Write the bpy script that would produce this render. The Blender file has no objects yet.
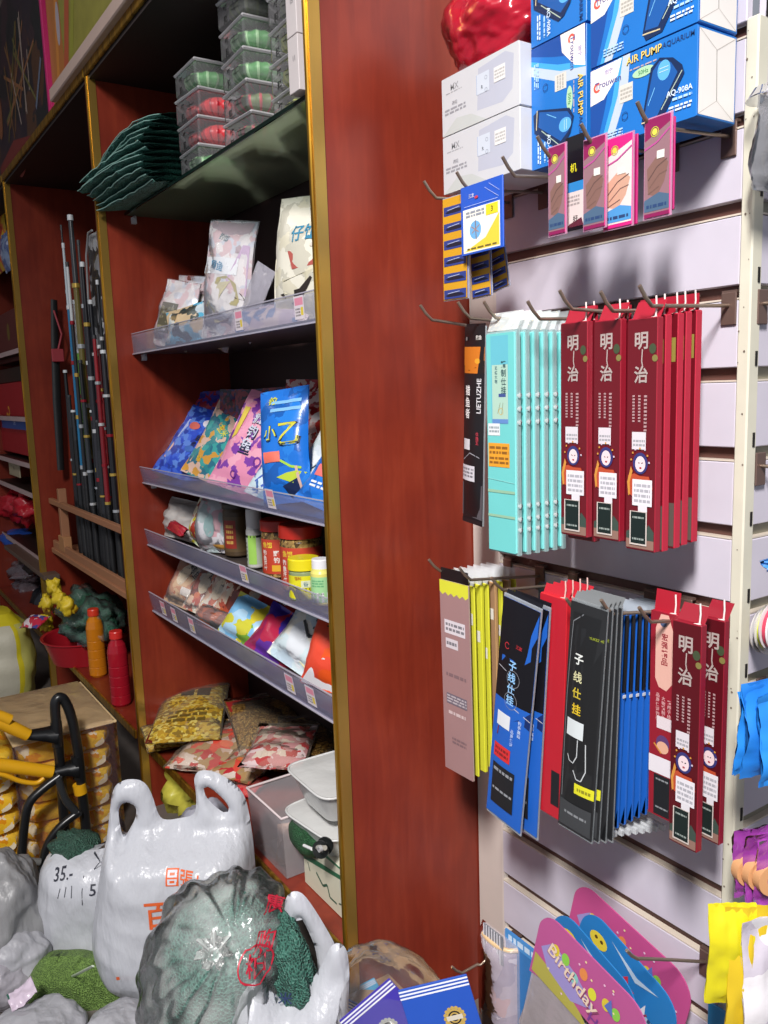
import bpy, math, random
from mathutils import Vector, Matrix, noise
from mathutils.bvhtree import BVHTree
SC=bpy.context.scene
COL=SC.collection
PI=math.pi
def rad(a): return a*PI/180
# ---------------------------------------------------------------- camera
F=826.153; YAW=.9848; PIT=-.14759; ROL=-.033556
CP=Vector((.62065,-.9468,1.19912))
_cy,_sy,_cp,_sp=math.cos(YAW),math.sin(YAW),math.cos(PIT),math.sin(PIT)
WF=Vector((-_sy*_cp,_cy*_cp,_sp)); _r=Vector((_cy,_sy,0)); _u=_r.cross(WF)
WR=_r*math.cos(ROL)+_u*math.sin(ROL); WU=_u*math.cos(ROL)-_r*math.sin(ROL)
def ray(x,y): return WR*((x-384)/F)-WU*((y-512)/F)+WF
def atY(x,y,Y): d=ray(x,y); return CP+d*((Y-CP.y)/d.y)
def atX(x,y,X): d=ray(x,y); return CP+d*((X-CP.x)/d.x)
def atZ(x,y,Z): d=ray(x,y); return CP+d*((Z-CP.z)/d.z)
cam=bpy.data.cameras.new('camera'); co=bpy.data.objects.new('camera',cam); COL.objects.link(co)
cam.sensor_fit='HORIZONTAL'; cam.sensor_width=36; cam.lens=36*F/768; cam.clip_start=.02
co.matrix_world=Matrix(((WR.x,WU.x,-WF.x,CP.x),(WR.y,WU.y,-WF.y,CP.y),(WR.z,WU.z,-WF.z,CP.z),(0,0,0,1)))
SC.camera=co
# ---------------------------------------------------------------- materials
def lin(h):
    h=h.lstrip('#'); o=[]
    for i in (0,2,4):
        c=int(h[i:i+2],16)/255; o.append(c/12.92 if c<=.04045 else ((c+.055)/1.055)**2.4)
    return (*o,1)
_m={}
def newmat(key):
    m=bpy.data.materials.new(key); m.use_nodes=True; nt=m.node_tree; nt.nodes.clear()
    out=nt.nodes.new('ShaderNodeOutputMaterial'); return m,nt,out
def N(nt,t,**k):
    n=nt.nodes.new(t)
    for a,b in k.items():
        if a in n.inputs: n.inputs[a].default_value=b
        else: setattr(n,a,b)
    return n
def bumpnode(nt,scale,strength,dist=.002,detail=3,stretch=None):
    tc=N(nt,'ShaderNodeTexCoord'); no=N(nt,'ShaderNodeTexNoise',Scale=scale,Detail=detail)
    v=tc.outputs['Object']
    if stretch:
        mp=N(nt,'ShaderNodeMapping'); mp.inputs['Scale'].default_value=stretch; nt.links.new(v,mp.inputs[0]); v=mp.outputs[0]
    nt.links.new(v,no.inputs['Vector'])
    b=N(nt,'ShaderNodeBump',Strength=strength,Distance=dist); nt.links.new(no.outputs[0],b.inputs['Height']); return b
def M(h,rough=.5,metal=0,bump=0,bs=60,spec=.5,sheen=0,var=0):
    """plain coloured surface with faint procedural variation"""
    k=('M',h,rough,metal,bump,bs,spec,var)
    if k in _m: return _m[k]
    m,nt,out=newmat('surface_'+h.lstrip('#'))
    p=N(nt,'ShaderNodeBsdfPrincipled',Roughness=rough,Metallic=metal); p.inputs['Specular IOR Level'].default_value=spec
    tc=N(nt,'ShaderNodeTexCoord'); no=N(nt,'ShaderNodeTexNoise',Scale=18.,Detail=4)
    nt.links.new(tc.outputs['Object'],no.inputs['Vector'])
    c=lin(h); v=.06+var
    mx=N(nt,'ShaderNodeMix',data_type='RGBA'); mx.inputs[6].default_value=tuple(a*(1-v) for a in c[:3])+(1,); mx.inputs[7].default_value=tuple(min(1,a*(1+v)) for a in c[:3])+(1,)
    nt.links.new(no.outputs[0],mx.inputs[0]); nt.links.new(mx.outputs[2],p.inputs['Base Color'])
    if bump: nt.links.new(bumpnode(nt,bs,bump).outputs[0],p.inputs['Normal'])
    nt.links.new(p.outputs[0],out.inputs[0]); _m[k]=m; return m
def busy(cols,scale=60,rough=.28,seed=0,bump=.25):
    """printed foil film in patches of several inks"""
    k=('B',tuple(cols),scale,rough,seed,bump)
    if k in _m: return _m[k]
    m,nt,out=newmat('printed_film')
    p=N(nt,'ShaderNodeBsdfPrincipled',Roughness=rough)
    tc=N(nt,'ShaderNodeTexCoord'); mp=N(nt,'ShaderNodeMapping'); mp.inputs['Location'].default_value=(seed*1.7,seed*.9,seed*2.3)
    nt.links.new(tc.outputs['Object'],mp.inputs[0])
    wn=N(nt,'ShaderNodeTexNoise',Scale=float(scale)*1.3,Detail=3); nt.links.new(mp.outputs[0],wn.inputs['Vector'])
    wm=N(nt,'ShaderNodeVectorMath',operation='SCALE'); nt.links.new(wn.outputs['Color'],wm.inputs[0]); wm.inputs['Scale'].default_value=1.1/scale
    wa=N(nt,'ShaderNodeVectorMath',operation='ADD'); nt.links.new(mp.outputs[0],wa.inputs[0]); nt.links.new(wm.outputs[0],wa.inputs[1])
    vz=N(nt,'ShaderNodeTexVoronoi',Scale=float(scale)*1.5); nt.links.new(wa.outputs[0],vz.inputs['Vector'])
    nz=N(nt,'ShaderNodeSeparateColor'); nt.links.new(vz.outputs['Color'],nz.inputs[0])
    cr=N(nt,'ShaderNodeValToRGB'); cr.color_ramp.interpolation='CONSTANT'
    el=cr.color_ramp.elements; n=len(cols)
    lo,hi=0,1
    for i,c in enumerate(cols):
        pos=0 if i==0 else lo+(hi-lo)*i/n
        e=el[i] if i<2 else el.new(pos); e.position=pos; e.color=lin(c)
    nt.links.new(nz.outputs[0],cr.inputs[0]); nt.links.new(cr.outputs[0],p.inputs['Base Color'])
    if bump: nt.links.new(bumpnode(nt,45,bump,.004).outputs[0],p.inputs['Normal'])
    nt.links.new(p.outputs[0],out.inputs[0]); _m[k]=m; return m
def film(h='#ffffff',haze=.15,rough=.12,bump=.3,noisy=0,bs=40,key=''):
    """thin clear plastic: mostly see-through, with a glossy skin and some haze"""
    k=('F',h,haze,rough,bump,noisy,bs)
    if k in _m: return _m[k]
    m,nt,out=newmat('clear_film')
    tr=N(nt,'ShaderNodeBsdfTransparent'); tr.inputs[0].default_value=(.97,.97,.97,1)
    di=N(nt,'ShaderNodeBsdfPrincipled',Roughness=max(rough,.2)); di.inputs['Base Color'].default_value=lin(h)
    gl=N(nt,'ShaderNodeBsdfGlossy',Roughness=rough); 
    m1=N(nt,'ShaderNodeMixShader',Fac=haze); nt.links.new(tr.outputs[0],m1.inputs[1]); nt.links.new(di.outputs[0],m1.inputs[2])
    if noisy:
        tc=N(nt,'ShaderNodeTexCoord'); no=N(nt,'ShaderNodeTexNoise',Scale=float(noisy),Detail=4,Distortion=1.)
        nt.links.new(tc.outputs['Object'],no.inputs['Vector'])
        mr=N(nt,'ShaderNodeMapRange'); mr.inputs[1].default_value=.4; mr.inputs[2].default_value=.68; mr.inputs[3].default_value=haze*.45; mr.inputs[4].default_value=min(1,haze*2.4)
        nt.links.new(no.outputs[0],mr.inputs[0]); nt.links.new(mr.outputs[0],m1.inputs[0])
    fr=N(nt,'ShaderNodeFresnel',IOR=1.28); m2=N(nt,'ShaderNodeMixShader'); nt.links.new(fr.outputs[0],m2.inputs[0])
    nt.links.new(m1.outputs[0],m2.inputs[1]); nt.links.new(gl.outputs[0],m2.inputs[2])
    if bump:
        b=bumpnode(nt,bs,bump,.006); 
        for q in (di,gl,fr): nt.links.new(b.outputs[0],q.inputs['Normal'])
    nt.links.new(m2.outputs[0],out.inputs[0]); _m[k]=m; return m
def wood():
    if 'wood' in _m: return _m['wood']
    m,nt,out=newmat('red_wood_laminate'); p=N(nt,'ShaderNodeBsdfPrincipled',Roughness=.33)
    tc=N(nt,'ShaderNodeTexCoord'); mp=N(nt,'ShaderNodeMapping'); mp.inputs['Scale'].default_value=(14,14,1.6); nt.links.new(tc.outputs['Object'],mp.inputs[0])
    n1=N(nt,'ShaderNodeTexNoise',Scale=3.2,Detail=6,Distortion=.6,Roughness=.6); nt.links.new(mp.outputs[0],n1.inputs['Vector'])
    mp2=N(nt,'ShaderNodeMapping'); mp2.inputs['Scale'].default_value=(1.,1.,.8); nt.links.new(tc.outputs['Object'],mp2.inputs[0])
    n2=N(nt,'ShaderNodeTexNoise',Scale=9.,Detail=3); nt.links.new(mp2.outputs[0],n2.inputs['Vector'])
    ad=N(nt,'ShaderNodeMath',operation='ADD'); nt.links.new(n1.outputs[0],ad.inputs[0]); nt.links.new(n2.outputs[0],ad.inputs[1])
    cr=N(nt,'ShaderNodeValToRGB'); e=cr.color_ramp.elements; e[0].position=.35; e[0].color=lin('#702518'); e[1].position=.68; e[1].color=lin('#8c3622')
    e.new(.5).color=lin('#7d2c1c')
    mu=N(nt,'ShaderNodeMath',operation='MULTIPLY'); mu.inputs[1].default_value=.5; nt.links.new(ad.outputs[0],mu.inputs[0])
    nt.links.new(mu.outputs[0],cr.inputs[0]); nt.links.new(cr.outputs[0],p.inputs['Base Color'])
    nt.links.new(p.outputs[0],out.inputs[0]); _m['wood']=m; return m
def net(h1,h2,scale=260,bump=1.):
    k=('N',h1,h2,scale)
    if k in _m: return _m[k]
    m,nt,out=newmat('knotted_netting'); p=N(nt,'ShaderNodeBsdfPrincipled',Roughness=.6)
    tc=N(nt,'ShaderNodeTexCoord'); v=N(nt,'ShaderNodeTexVoronoi',Scale=float(scale)); nt.links.new(tc.outputs['Object'],v.inputs['Vector'])
    n=N(nt,'ShaderNodeTexNoise',Scale=22.,Detail=3); nt.links.new(tc.outputs['Object'],n.inputs['Vector'])
    cr=N(nt,'ShaderNodeValToRGB'); e=cr.color_ramp.elements; e[0].position=.15; e[0].color=lin(h2); e[1].position=.6; e[1].color=lin(h1)
    nt.links.new(v.outputs['Distance'],cr.inputs[0])
    mx=N(nt,'ShaderNodeMix',data_type='RGBA',blend_type='MULTIPLY'); mx.inputs[0].default_value=.6; nt.links.new(cr.outputs[0],mx.inputs[6]); nt.links.new(n.outputs[0],mx.inputs[7])
    nt.links.new(mx.outputs[2],p.inputs['Base Color'])
    b=N(nt,'ShaderNodeBump',Strength=bump,Distance=.004); nt.links.new(v.outputs['Distance'],b.inputs['Height']); nt.links.new(b.outputs[0],p.inputs['Normal'])
    nt.links.new(p.outputs[0],out.inputs[0]); _m[k]=m; return m
def bagplastic(h,trans=.25,rough=.3):
    k=('P',h,trans,rough)
    if k in _m: return _m[k]
    m,nt,out=newmat('carrier_bag_plastic'); p=N(nt,'ShaderNodeBsdfPrincipled',Roughness=rough); p.inputs['Base Color'].default_value=lin(h)
    t=N(nt,'ShaderNodeBsdfTranslucent'); t.inputs[0].default_value=lin(h)
    tr=N(nt,'ShaderNodeBsdfTransparent')
    mx=N(nt,'ShaderNodeMixShader',Fac=trans); nt.links.new(p.outputs[0],mx.inputs[1]); nt.links.new(t.outputs[0],mx.inputs[2])
    b=bumpnode(nt,9,.5,.02,5,(3,3,1)); nt.links.new(b.outputs[0],p.inputs['Normal'])
    m2=N(nt,'ShaderNodeMixShader',Fac=.04); nt.links.new(mx.outputs[0],m2.inputs[1]); nt.links.new(tr.outputs[0],m2.inputs[2])
    nt.links.new(m2.outputs[0],out.inputs[0]); _m[k]=m; return m
def gold():
    if 'gold' in _m: return _m['gold']
    m,nt,out=newmat('gold_trim'); p=N(nt,'ShaderNodeBsdfPrincipled',Roughness=.3,Metallic=.85)
    tc=N(nt,'ShaderNodeTexCoord'); mp=N(nt,'ShaderNodeMapping'); mp.inputs['Scale'].default_value=(30,30,2.5); nt.links.new(tc.outputs['Object'],mp.inputs[0])
    n=N(nt,'ShaderNodeTexNoise',Scale=2.,Detail=4); nt.links.new(mp.outputs[0],n.inputs['Vector'])
    cr=N(nt,'ShaderNodeValToRGB'); e=cr.color_ramp.elements; e[0].position=.3; e[0].color=lin('#6e4d16'); e[1].position=.6; e[1].color=lin('#c99a35')
    nt.links.new(n.outputs[0],cr.inputs[0]); nt.links.new(cr.outputs[0],p.inputs['Base Color']); nt.links.new(p.outputs[0],out.inputs[0]); _m['gold']=m; return m
# ---------------------------------------------------------------- mesh builder
_txt={}
def glyphs(s,bold=.012):
    k=(s,bold)
    if k in _txt: return _txt[k]
    c=bpy.data.curves.new('t','FONT'); c.body=s; c.resolution_u=2; c.offset=bold; c.size=1
    o=bpy.data.objects.new('t',c); COL.objects.link(o)
    bpy.context.view_layer.update()
    me=o.to_mesh(); vs=[(v.co.x,v.co.y) for v in me.vertices]; fs=[tuple(p.vertices) for p in me.polygons]; o.to_mesh_clear()
    bpy.data.objects.remove(o); bpy.data.curves.remove(c)
    if vs:
        x0=min(v[0] for v in vs);x1=max(v[0] for v in vs);y0=min(v[1] for v in vs);y1=max(v[1] for v in vs)
        vs=[(a-(x0+x1)/2,b-(y0+y1)/2) for a,b in vs]; _txt[k]=(vs,fs,x1-x0,y1-y0)
    else: _txt[k]=([],[],1,1)
    return _txt[k]
class MB:
    def __init__(s): s.v=[];s.f=[];s.m=[];s.sm=[];s.mats=[];s.T=Matrix()
    def mi(s,m):
        if m not in s.mats: s.mats.append(m)
        return s.mats.index(m)
    def add(s,vs,fs,m,smooth=False):
        b=len(s.v); T=s.T; s.v+= [tuple(T@Vector(v)) for v in vs]; i=s.mi(m)
        for f in fs: s.f.append(tuple(b+q for q in f)); s.m.append(i); s.sm.append(smooth)
    def box(s,c,d,m,R=None,bev=0):
        x,y,z=(q/2 for q in d); c=Vector(c)
        if bev<=0:
            vs=[(a*x,b*y,e*z) for a in(-1,1) for b in(-1,1) for e in(-1,1)]
            fs=[(0,1,3,2),(4,6,7,5),(0,4,5,1),(2,3,7,6),(0,2,6,4),(1,5,7,3)]
        else:
            b_=min(bev,x*.9,y*.9,z*.9); vs=[];fs=[]
            # chamfered box: 24 verts
            idx={}
            for a in(-1,1):
                for b in(-1,1):
                    for e in(-1,1):
                        for k in range(3):
                            w=[a*(x-b_),b*(y-b_),e*(z-b_)]; w[k]=[a*x,b*y,e*z][k]; idx[(a,b,e,k)]=len(vs); vs.append(tuple(w))
            def q(l): fs.append(tuple(idx[t] for t in l))
            for k in range(3):
                for sg in(-1,1):
                    o=[(a,b) for a,b in((-1,-1),(1,-1),(1,1),(-1,1))]
                    l=[]
                    for a,b in o:
                        t=[0,0,0]; t[k]=sg; t[(k+1)%3]=a; t[(k+2)%3]=b; l.append((*t,k))
                    if sg<0: l.reverse()
                    q(l)
            for k in range(3):
                i,j=(k+1)%3,(k+2)%3
                for si in(-1,1):
                    for sj in(-1,1):
                        def t(sk,kk):
                            r=[0,0,0]; r[k]=sk; r[i]=si; r[j]=sj; return (*r,kk)
                        l=[t(-1,i),t(1,i),t(1,j),t(-1,j)]
                        if si*sj>0: l.reverse()
                        q(l)
            for a in(-1,1):
                for b in(-1,1):
                    for e in(-1,1):
                        l=[(a,b,e,0),(a,b,e,1),(a,b,e,2)]
                        if a*b*e<0: l.reverse()
                        q(l)
        if R is not None: vs=[R@Vector(v) for v in vs]
        s.add([tuple(Vector(v)+c) for v in vs],fs,m)
    def tube(s,pts,r,m,n=8,cap=True,flat=1.,flatdir=None):
        pts=[Vector(p) for p in pts]; k=len(pts); rr=r if isinstance(r,(list,tuple)) else [r]*k
        vs=[];fs=[]; prev=None
        for i,p in enumerate(pts):
            t=(pts[min(i+1,k-1)]-pts[max(i-1,0)]).normalized()
            if flatdir is not None: a=Vector(flatdir); a=(a-t*a.dot(t)).normalized()
            elif prev is None: a=t.orthogonal().normalized()
            else:
                a=prev-t*prev.dot(t); a=a.normalized() if a.length>1e-6 else t.orthogonal().normalized()
            prev=a; b=t.cross(a)
            for j in range(n):
                w=2*PI*j/n; vs.append(tuple(p+(a*math.cos(w)*flat+b*math.sin(w))*rr[i]))
        for i in range(k-1):
            for j in range(n): fs.append((i*n+j,i*n+(j+1)%n,(i+1)*n+(j+1)%n,(i+1)*n+j))
        s.add(vs,fs,m,True)
        if cap:
            s.add(vs[:n],[tuple(reversed(range(n)))],m); s.add(vs[-n:],[tuple(range(n))],m)
    def lathe(s,prof,c,m,n=20,ax=None,mats=None):
        c=Vector(c); vs=[]
        for r,z in prof:
            for j in range(n): w=2*PI*j/n; vs.append((r*math.cos(w),r*math.sin(w),z))
        if ax is not None:
            q=Vector((0,0,1)).rotation_difference(Vector(ax)).to_matrix(); vs=[tuple(q@Vector(v)) for v in vs]
        vs=[tuple(Vector(v)+c) for v in vs]
        for i in range(len(prof)-1):
            s.add([*vs[i*n:(i+2)*n]],[(j,(j+1)%n,n+(j+1)%n,n+j) for j in range(n)],mats[i] if mats else m,True)
    def grid(s,fn,nu,nv,m,mf=None,closeu=False,flip=False,smooth=True):
        vs=[tuple(fn(i/nu,j/nv)) for j in range(nv+1) for i in range(nu+(0 if closeu else 1))]
        w=nu if closeu else nu+1
        def f(i,j):
            a=(j*w+i,j*w+(i+1)%w if closeu else j*w+i+1); b=(a[0]+w,a[1]+w); q=(a[0],a[1],b[1],b[0]); return tuple(reversed(q)) if flip else q
        if not mf: s.add(vs,[f(i,j) for j in range(nv) for i in range(nu)],m,smooth)
        else:
            b=len(s.v); s.v+=[tuple(s.T@Vector(v)) for v in vs]
            for j in range(nv):
                for i in range(nu):
                    s.f.append(tuple(b+q for q in f(i,j))); s.m.append(s.mi(mf((i+.5)/nu,(j+.5)/nv))); s.sm.append(smooth)
    def poly(s,pts,m): s.add(pts,[tuple(range(len(pts)))],m)
    def prism(s,p2,fn,d0,d1,m):
        """p2 = outline; fn(x,y,d) maps to space; d0..d1 thickness"""
        n=len(p2); a=[tuple(fn(x,y,d0)) for x,y in p2]; b=[tuple(fn(x,y,d1)) for x,y in p2]
        s.add(a+b,[tuple(range(n)),tuple(reversed(range(n,2*n)))]+[((i+1)%n,i,n+i,n+(i+1)%n) for i in range(n)],m)
    def art(s,el,surf,W=1.,H=1.,off=.0003,step=.00005):
        """printed artwork: el in fractions of W x H (centre 0,0), laid on surf(x,y,h)"""
        for k,e in enumerate(el):
            h=off+step*k; t=e[0]
            if t=='r':
                _,u0,v0,u1,v1,c=e[:6]; n=e[6] if len(e)>6 else 4
                s.grid(lambda a,b:surf((u0+(u1-u0)*a)*W,(v0+(v1-v0)*b)*H,h),n,n,c if not isinstance(c,str) else M(c,.45))
            elif t=='e':
                _,cu,cv,ru,rv,c=e[:6]; m=c if not isinstance(c,str) else M(c,.45); n=18
                vs=[surf(cu*W,cv*H,h)]
                for r in (.5,1):
                    vs+=[surf(cu*W+ru*r*math.cos(2*PI*j/n),cv*H+rv*r*math.sin(2*PI*j/n),h) for j in range(n)]
                fs=[(0,1+j,1+(j+1)%n) for j in range(n)]+[(1+j,1+n+j,1+n+(j+1)%n,1+(j+1)%n) for j in range(n)]
                s.add([tuple(v) for v in vs],fs,m,True)
            elif t=='ring':
                _,cu,cv,r0,r1,c=e[:6]; n=20; a0,a1=(e[6],e[7]) if len(e)>7 else (0,2*PI)
                s.grid(lambda a,b:surf(cu*W+(r0+(r1-r0)*b)*math.cos(a0+(a1-a0)*a),cv*H+(r0+(r1-r0)*b)*math.sin(a0+(a1-a0)*a),h),n,1,M(c,.45))
            elif t=='p':
                s.poly([tuple(surf(u*W,v*H,h)) for u,v in e[1]],M(e[2],.45) if isinstance(e[2],str) else e[2])
            elif t=='l':   # polyline strokes: points, width(m), colour
                pts=[(u*W,v*H) for u,v in e[1]]; w=e[2]/2
                for (x0,y0),(x1,y1) in zip(pts,pts[1:]):
                    L=math.hypot(x1-x0,y1-y0) or 1; nx,ny=-(y1-y0)/L*w,(x1-x0)/L*w
                    q=max(1,int(L/.02))
                    s.grid(lambda a,b:surf(x0+(x1-x0)*a+nx*(2*b-1),y0+(y1-y0)*a+ny*(2*b-1),h),q,1,M(e[3],.5))
            elif t=='t':   # text, cu, cv, glyph height (m), colour, rot deg, xscale
                _,txt,cu,cv,sz,c=e[:6]; rot=rad(e[6]) if len(e)>6 else 0; xs=e[7] if len(e)>7 else 1
                vs,fs,w,hh=glyphs(txt); k2=sz/max(hh,.3)
                ca,sa=math.cos(rot),math.sin(rot)
                s.add([tuple(surf(cu*W+(x*xs*ca-y*sa)*k2,cv*H+(x*xs*sa+y*ca)*k2,h+.00002)) for x,y in vs],fs,M(c,.45))
            elif t=='v':   # vertical column of characters
                _,txt,cu,cv,sz,c=e[:6]; xs=e[6] if len(e)>6 else 1
                for i,ch in enumerate(txt):
                    vs,fs,w,hh=glyphs(ch,.022); k2=sz/max(w,hh,.5)
                    s.add([tuple(surf(cu*W+x*k2*xs,cv*H-i*sz*1.12+y*k2,h+.00002)) for x,y in vs],fs,M(c,.45))
            elif t=='d':   # rows of tiny illegible print
                _,u0,v0,u1,v1,n,c=e[:7]; R=random.Random(int(abs(u0*977+v0*331+n*7)*100))
                for i in range(n):
                    v=v0+(v1-v0)*(i+.5)/n; hh=abs(v1-v0)/n*.28; x=u0
                    while x<u1:
                        l=min(u1-x,(u1-u0)*R.uniform(.08,.3)); s.poly([tuple(surf(a*W,b*H,h)) for a,b in((x,v-hh),(x+l,v-hh),(x+l,v+hh),(x,v+hh))],M(c,.5)); x+=l+(u1-u0)*.05
    def build(s,name,parent=None,solid=0):
        me=bpy.data.meshes.new(name); me.from_pydata(s.v,[],s.f)
        for m in s.mats: me.materials.append(m)
        me.polygons.foreach_set('material_index',s.m); me.polygons.foreach_set('use_smooth',s.sm)
        me.update(); o=bpy.data.objects.new(name,me); COL.objects.link(o)
        if parent: o.parent=parent
        return o
    def bvh(s): return BVHTree.FromPolygons([Vector(v) for v in s.v],s.f)
def tag(o,label,cat,group=None,kind=None):
    if label: o['label']=label
    if cat: o['category']=cat
    if group: o['group']=group
    if kind: o['kind']=kind
    return o
def thing(name,label,cat,loc=(0,0,0),rot=(0,0,0),group=None):
    o=bpy.data.objects.new(name,None); COL.objects.link(o); o.empty_display_size=.02; o.location=loc; o.rotation_euler=rot
    return tag(o,label,cat,group)
def struct(mb,name): return tag(mb.build(name),None,None,kind='structure')
def dup(r,loc,rot=None,label=None,group=None):
    c=r.copy(); COL.objects.link(c); c.location=loc
    if rot is not None: c.rotation_euler=rot
    if label: c['label']=label
    if group: c['group']=group
    for ch in r.children:
        d=ch.copy(); COL.objects.link(d); d.parent=c
        for g in ch.children:
            e=g.copy(); COL.objects.link(e); e.parent=d
    return c
ORD=['first','second','third','fourth','fifth','sixth','seventh','eighth','ninth','tenth','eleventh','twelfth']
def fb(p,s=1.,sc=5.): return noise.noise(Vector(p)*sc)*s

def rim(b,w,h,d,mg,m):
    for cx,cz,dx,dz in ((-w/2-mg/2,-h/2,mg,h+2*mg),(w/2+mg/2,-h/2,mg,h+2*mg),(0,-h-mg/2,w,mg),(0,mg/2,w,mg)):
        b.box((cx,d/2,cz),(dx,d*.5,dz),m)
def inpoly(x,y,P):
    c=False; j=len(P)-1
    for i in range(len(P)):
        xi,yi=P[i]; xj,yj=P[j]
        if (yi>y)!=(yj>y) and x<(xj-xi)*(y-yi)/(yj-yi)+xi: c=not c
        j=i
    return c
def nearest(x,y,P):
    best=(1e9,0,0); n=len(P)
    for i in range(n):
        ax,ay=P[i]; bx,by=P[(i+1)%n]; dx,dy=bx-ax,by-ay; L=dx*dx+dy*dy or 1e-12
        t=max(0,min(1,((x-ax)*dx+(y-ay)*dy)/L)); qx,qy=ax+t*dx,ay+t*dy; d=(x-qx)**2+(y-qy)**2
        if d<best[0]: best=(d,qx,qy)
    return math.sqrt(best[0]),best[1],best[2]
def smooth2(P,it=2):
    for _ in range(it):
        Q=[]
        for i in range(len(P)):
            a_,b_=P[i],P[(i+1)%len(P)]; Q+=[(a_[0]*.75+b_[0]*.25,a_[1]*.75+b_[1]*.25),(a_[0]*.25+b_[0]*.75,a_[1]*.25+b_[1]*.75)]
        P=Q
    return P
def ridge(v): return 1-2*abs(noise.noise(v))
def sheetbag(b,O,outline,holes,D,m,seed=0,step=.006,R=.12,crease=.006,mouth=None,thin=.012,lean=0,sides=(1,-1),flow=None):
    """a filled plastic bag: two film sheets welded along their outline, stuffed to depth D; the outline is real size in the bag's own upright plane through O"""
    xd=Vector((WR.x,WR.y,0)).normalized(); zd=Vector((0,0,1)); zd=(zd+Vector((WF.x,WF.y,0)).normalized()*lean).normalized(); n=xd.cross(zd)   # n points to the aisle side
    if n.dot(WF)>0: n=-n
    O=Vector(O)
    def loc(px,py):
        d=ray(px,py); t=(O-CP).dot(n)/d.dot(n); p=CP+d*t-O; return (p.dot(xd),p.dot(zd))
    out=smooth2([loc(*q) for q in outline]); hs=[smooth2([loc(*q) for q in h]) for h in holes]
    x0=min(q[0] for q in out); x1=max(q[0] for q in out); z0=min(q[1] for q in out); z1=max(q[1] for q in out)
    mz=loc(*mouth)[1] if mouth else 1e9
    nx=int((x1-x0)/step)+2; nz=int((z1-z0)/step)+2
    def ins(x,z): return inpoly(x,z,out) and not any(inpoly(x,z,h) for h in hs)
    P={};I={}
    for j in range(nz+1):
        for i in range(nx+1):
            x,z=x0-step*.5+i*step,z0-step*.5+j*step; I[i,j]=ins(x,z); P[i,j]=(x,z)
    cells=[(i,j) for j in range(nz) for i in range(nx) if sum(I[i+a,j+c] for a in(0,1) for c in(0,1))>=2]
    used={(i+a,j+c) for i,j in cells for a in(0,1) for c in(0,1)}
    W2={}
    for k in used:
        x,z=P[k]; d,qx,qz=nearest(x,z,out)
        for h in hs:
            e=nearest(x,z,h)
            if e[0]<d: d,qx,qz=e
        if not I[k] or d<step*.45: x,z,d=qx,qz,0
        g=min(1,max(0,(z-mz+.05)/.07)) if mouth else 0; g=g*g*(3-2*g)
        DD=D/2*(1-g)+thin*g; rr=R*(1-g)+.02*g
        t=DD*math.sqrt(max(0,1-(1-min(1,d/rr))**2))
        fx,fz=(flow or (0,0)); 
        if flow: ang=math.atan2(x-fx,abs(z-fz)+.02); cr=ridge(Vector((ang*5,(z-fz)*3,seed*3.)))+.5*ridge(Vector((ang*13,(z-fz)*5,seed*5.)))
        else: cr=ridge(Vector((x*14,z*6,seed*3.)))+.5*ridge(Vector((x*30+z*8,z*22,seed*5.)))
        cr2=ridge(Vector((x*9+z*5+seed,z*16,2.)))
        amp=crease*min(1,d/.02)
        W2[k]=(x,z,t,amp*(cr*.6+cr2*.4),noise.noise(Vector((x*9+seed,z*9,5.)))*.010)
    for s in sides:
        idx={k:i for i,k in enumerate(used)}
        vs=[tuple(O+xd*W2[k][0]+zd*W2[k][1]+n*(s*(W2[k][2]+(W2[k][3] if W2[k][2]>0 else 0))+W2[k][4])) for k in used]
        fs=[(idx[i,j],idx[i+1,j],idx[i+1,j+1],idx[i,j+1]) for i,j in cells]
        if s<0: fs=[tuple(reversed(f)) for f in fs]
        b.add(vs,fs,m,True)
    return xd,zd,n
# ---------------------------------------------------------------- the room
XB,XC,XA=-1.700,-.524,-2.908; YF=-.29; YBK=.06; ZTOP=2.035; ZB=.225
SZ=.1; Z0=.8113   # slot k has its upper lip at Z0+.1k
def zs(k): return Z0+SZ*k
XL=-.4454
WALL=M('#b9aeb4',.6); 
b=MB(); b.box((-2.,-.6,-.05),(8,6,.1),M('#6c6560',.45,var=.2)); struct(b,'floor')
b=MB(); b.box((-2.6,.15,1.75),(4.2,.06,3.7),M('#8d7a74',.7)); struct(b,'wall_back')
b=MB(); b.box((-5.4,-.6,1.75),(.1,5,3.7),M('#8a7468',.7)); struct(b,'wall_left')
b=MB(); b.box((-2.,-.6,3.55),(8,6,.1),M('#a89c90',.8)); struct(b,'ceiling')
W=wood(); G=gold(); DK=M('#1d1512',.6)
# ---- display cabinets
def trimbar(mb,x,z0,z1,y=YF):
    mb.box((x+.004,y-.004,(z0+z1)/2),(.010,.008,z1-z0),G,bev=.002)
    mb.box((x+.0105,y+.006,(z0+z1)/2),(.003,.02,z1-z0),M('#c8a050',.28,.8))
def rail(mb,x0,x1,y,z,h,tilt,m):
    # clear price strip, leaning out a little, with a folded lip
    dy=-math.sin(rad(tilt))*h; dz=math.cos(rad(tilt))*h
    mb.grid(lambda u,v:Vector((x0+(x1-x0)*u,y+dy*v,z-.004+dz*v)),6,1,m,smooth=False)
    mb.grid(lambda u,v:Vector((x0+(x1-x0)*u,y-.003+dy*v,z-.006+dz*v*.97)),6,1,m,smooth=False)
    e=M('#a9a6b4',.25)
    mb.box(((x0+x1)/2,y-.003,z-.006),(x1-x0,.007,.003),e); mb.box(((x0+x1)/2,y+dy-.002,z-.004+dz),(x1-x0,.003,.002),e)
RAIL=film('#a8a8cc',.36,.15,.1)
RAILC=film('#b8b8d0',.35,.12,.1)
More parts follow.
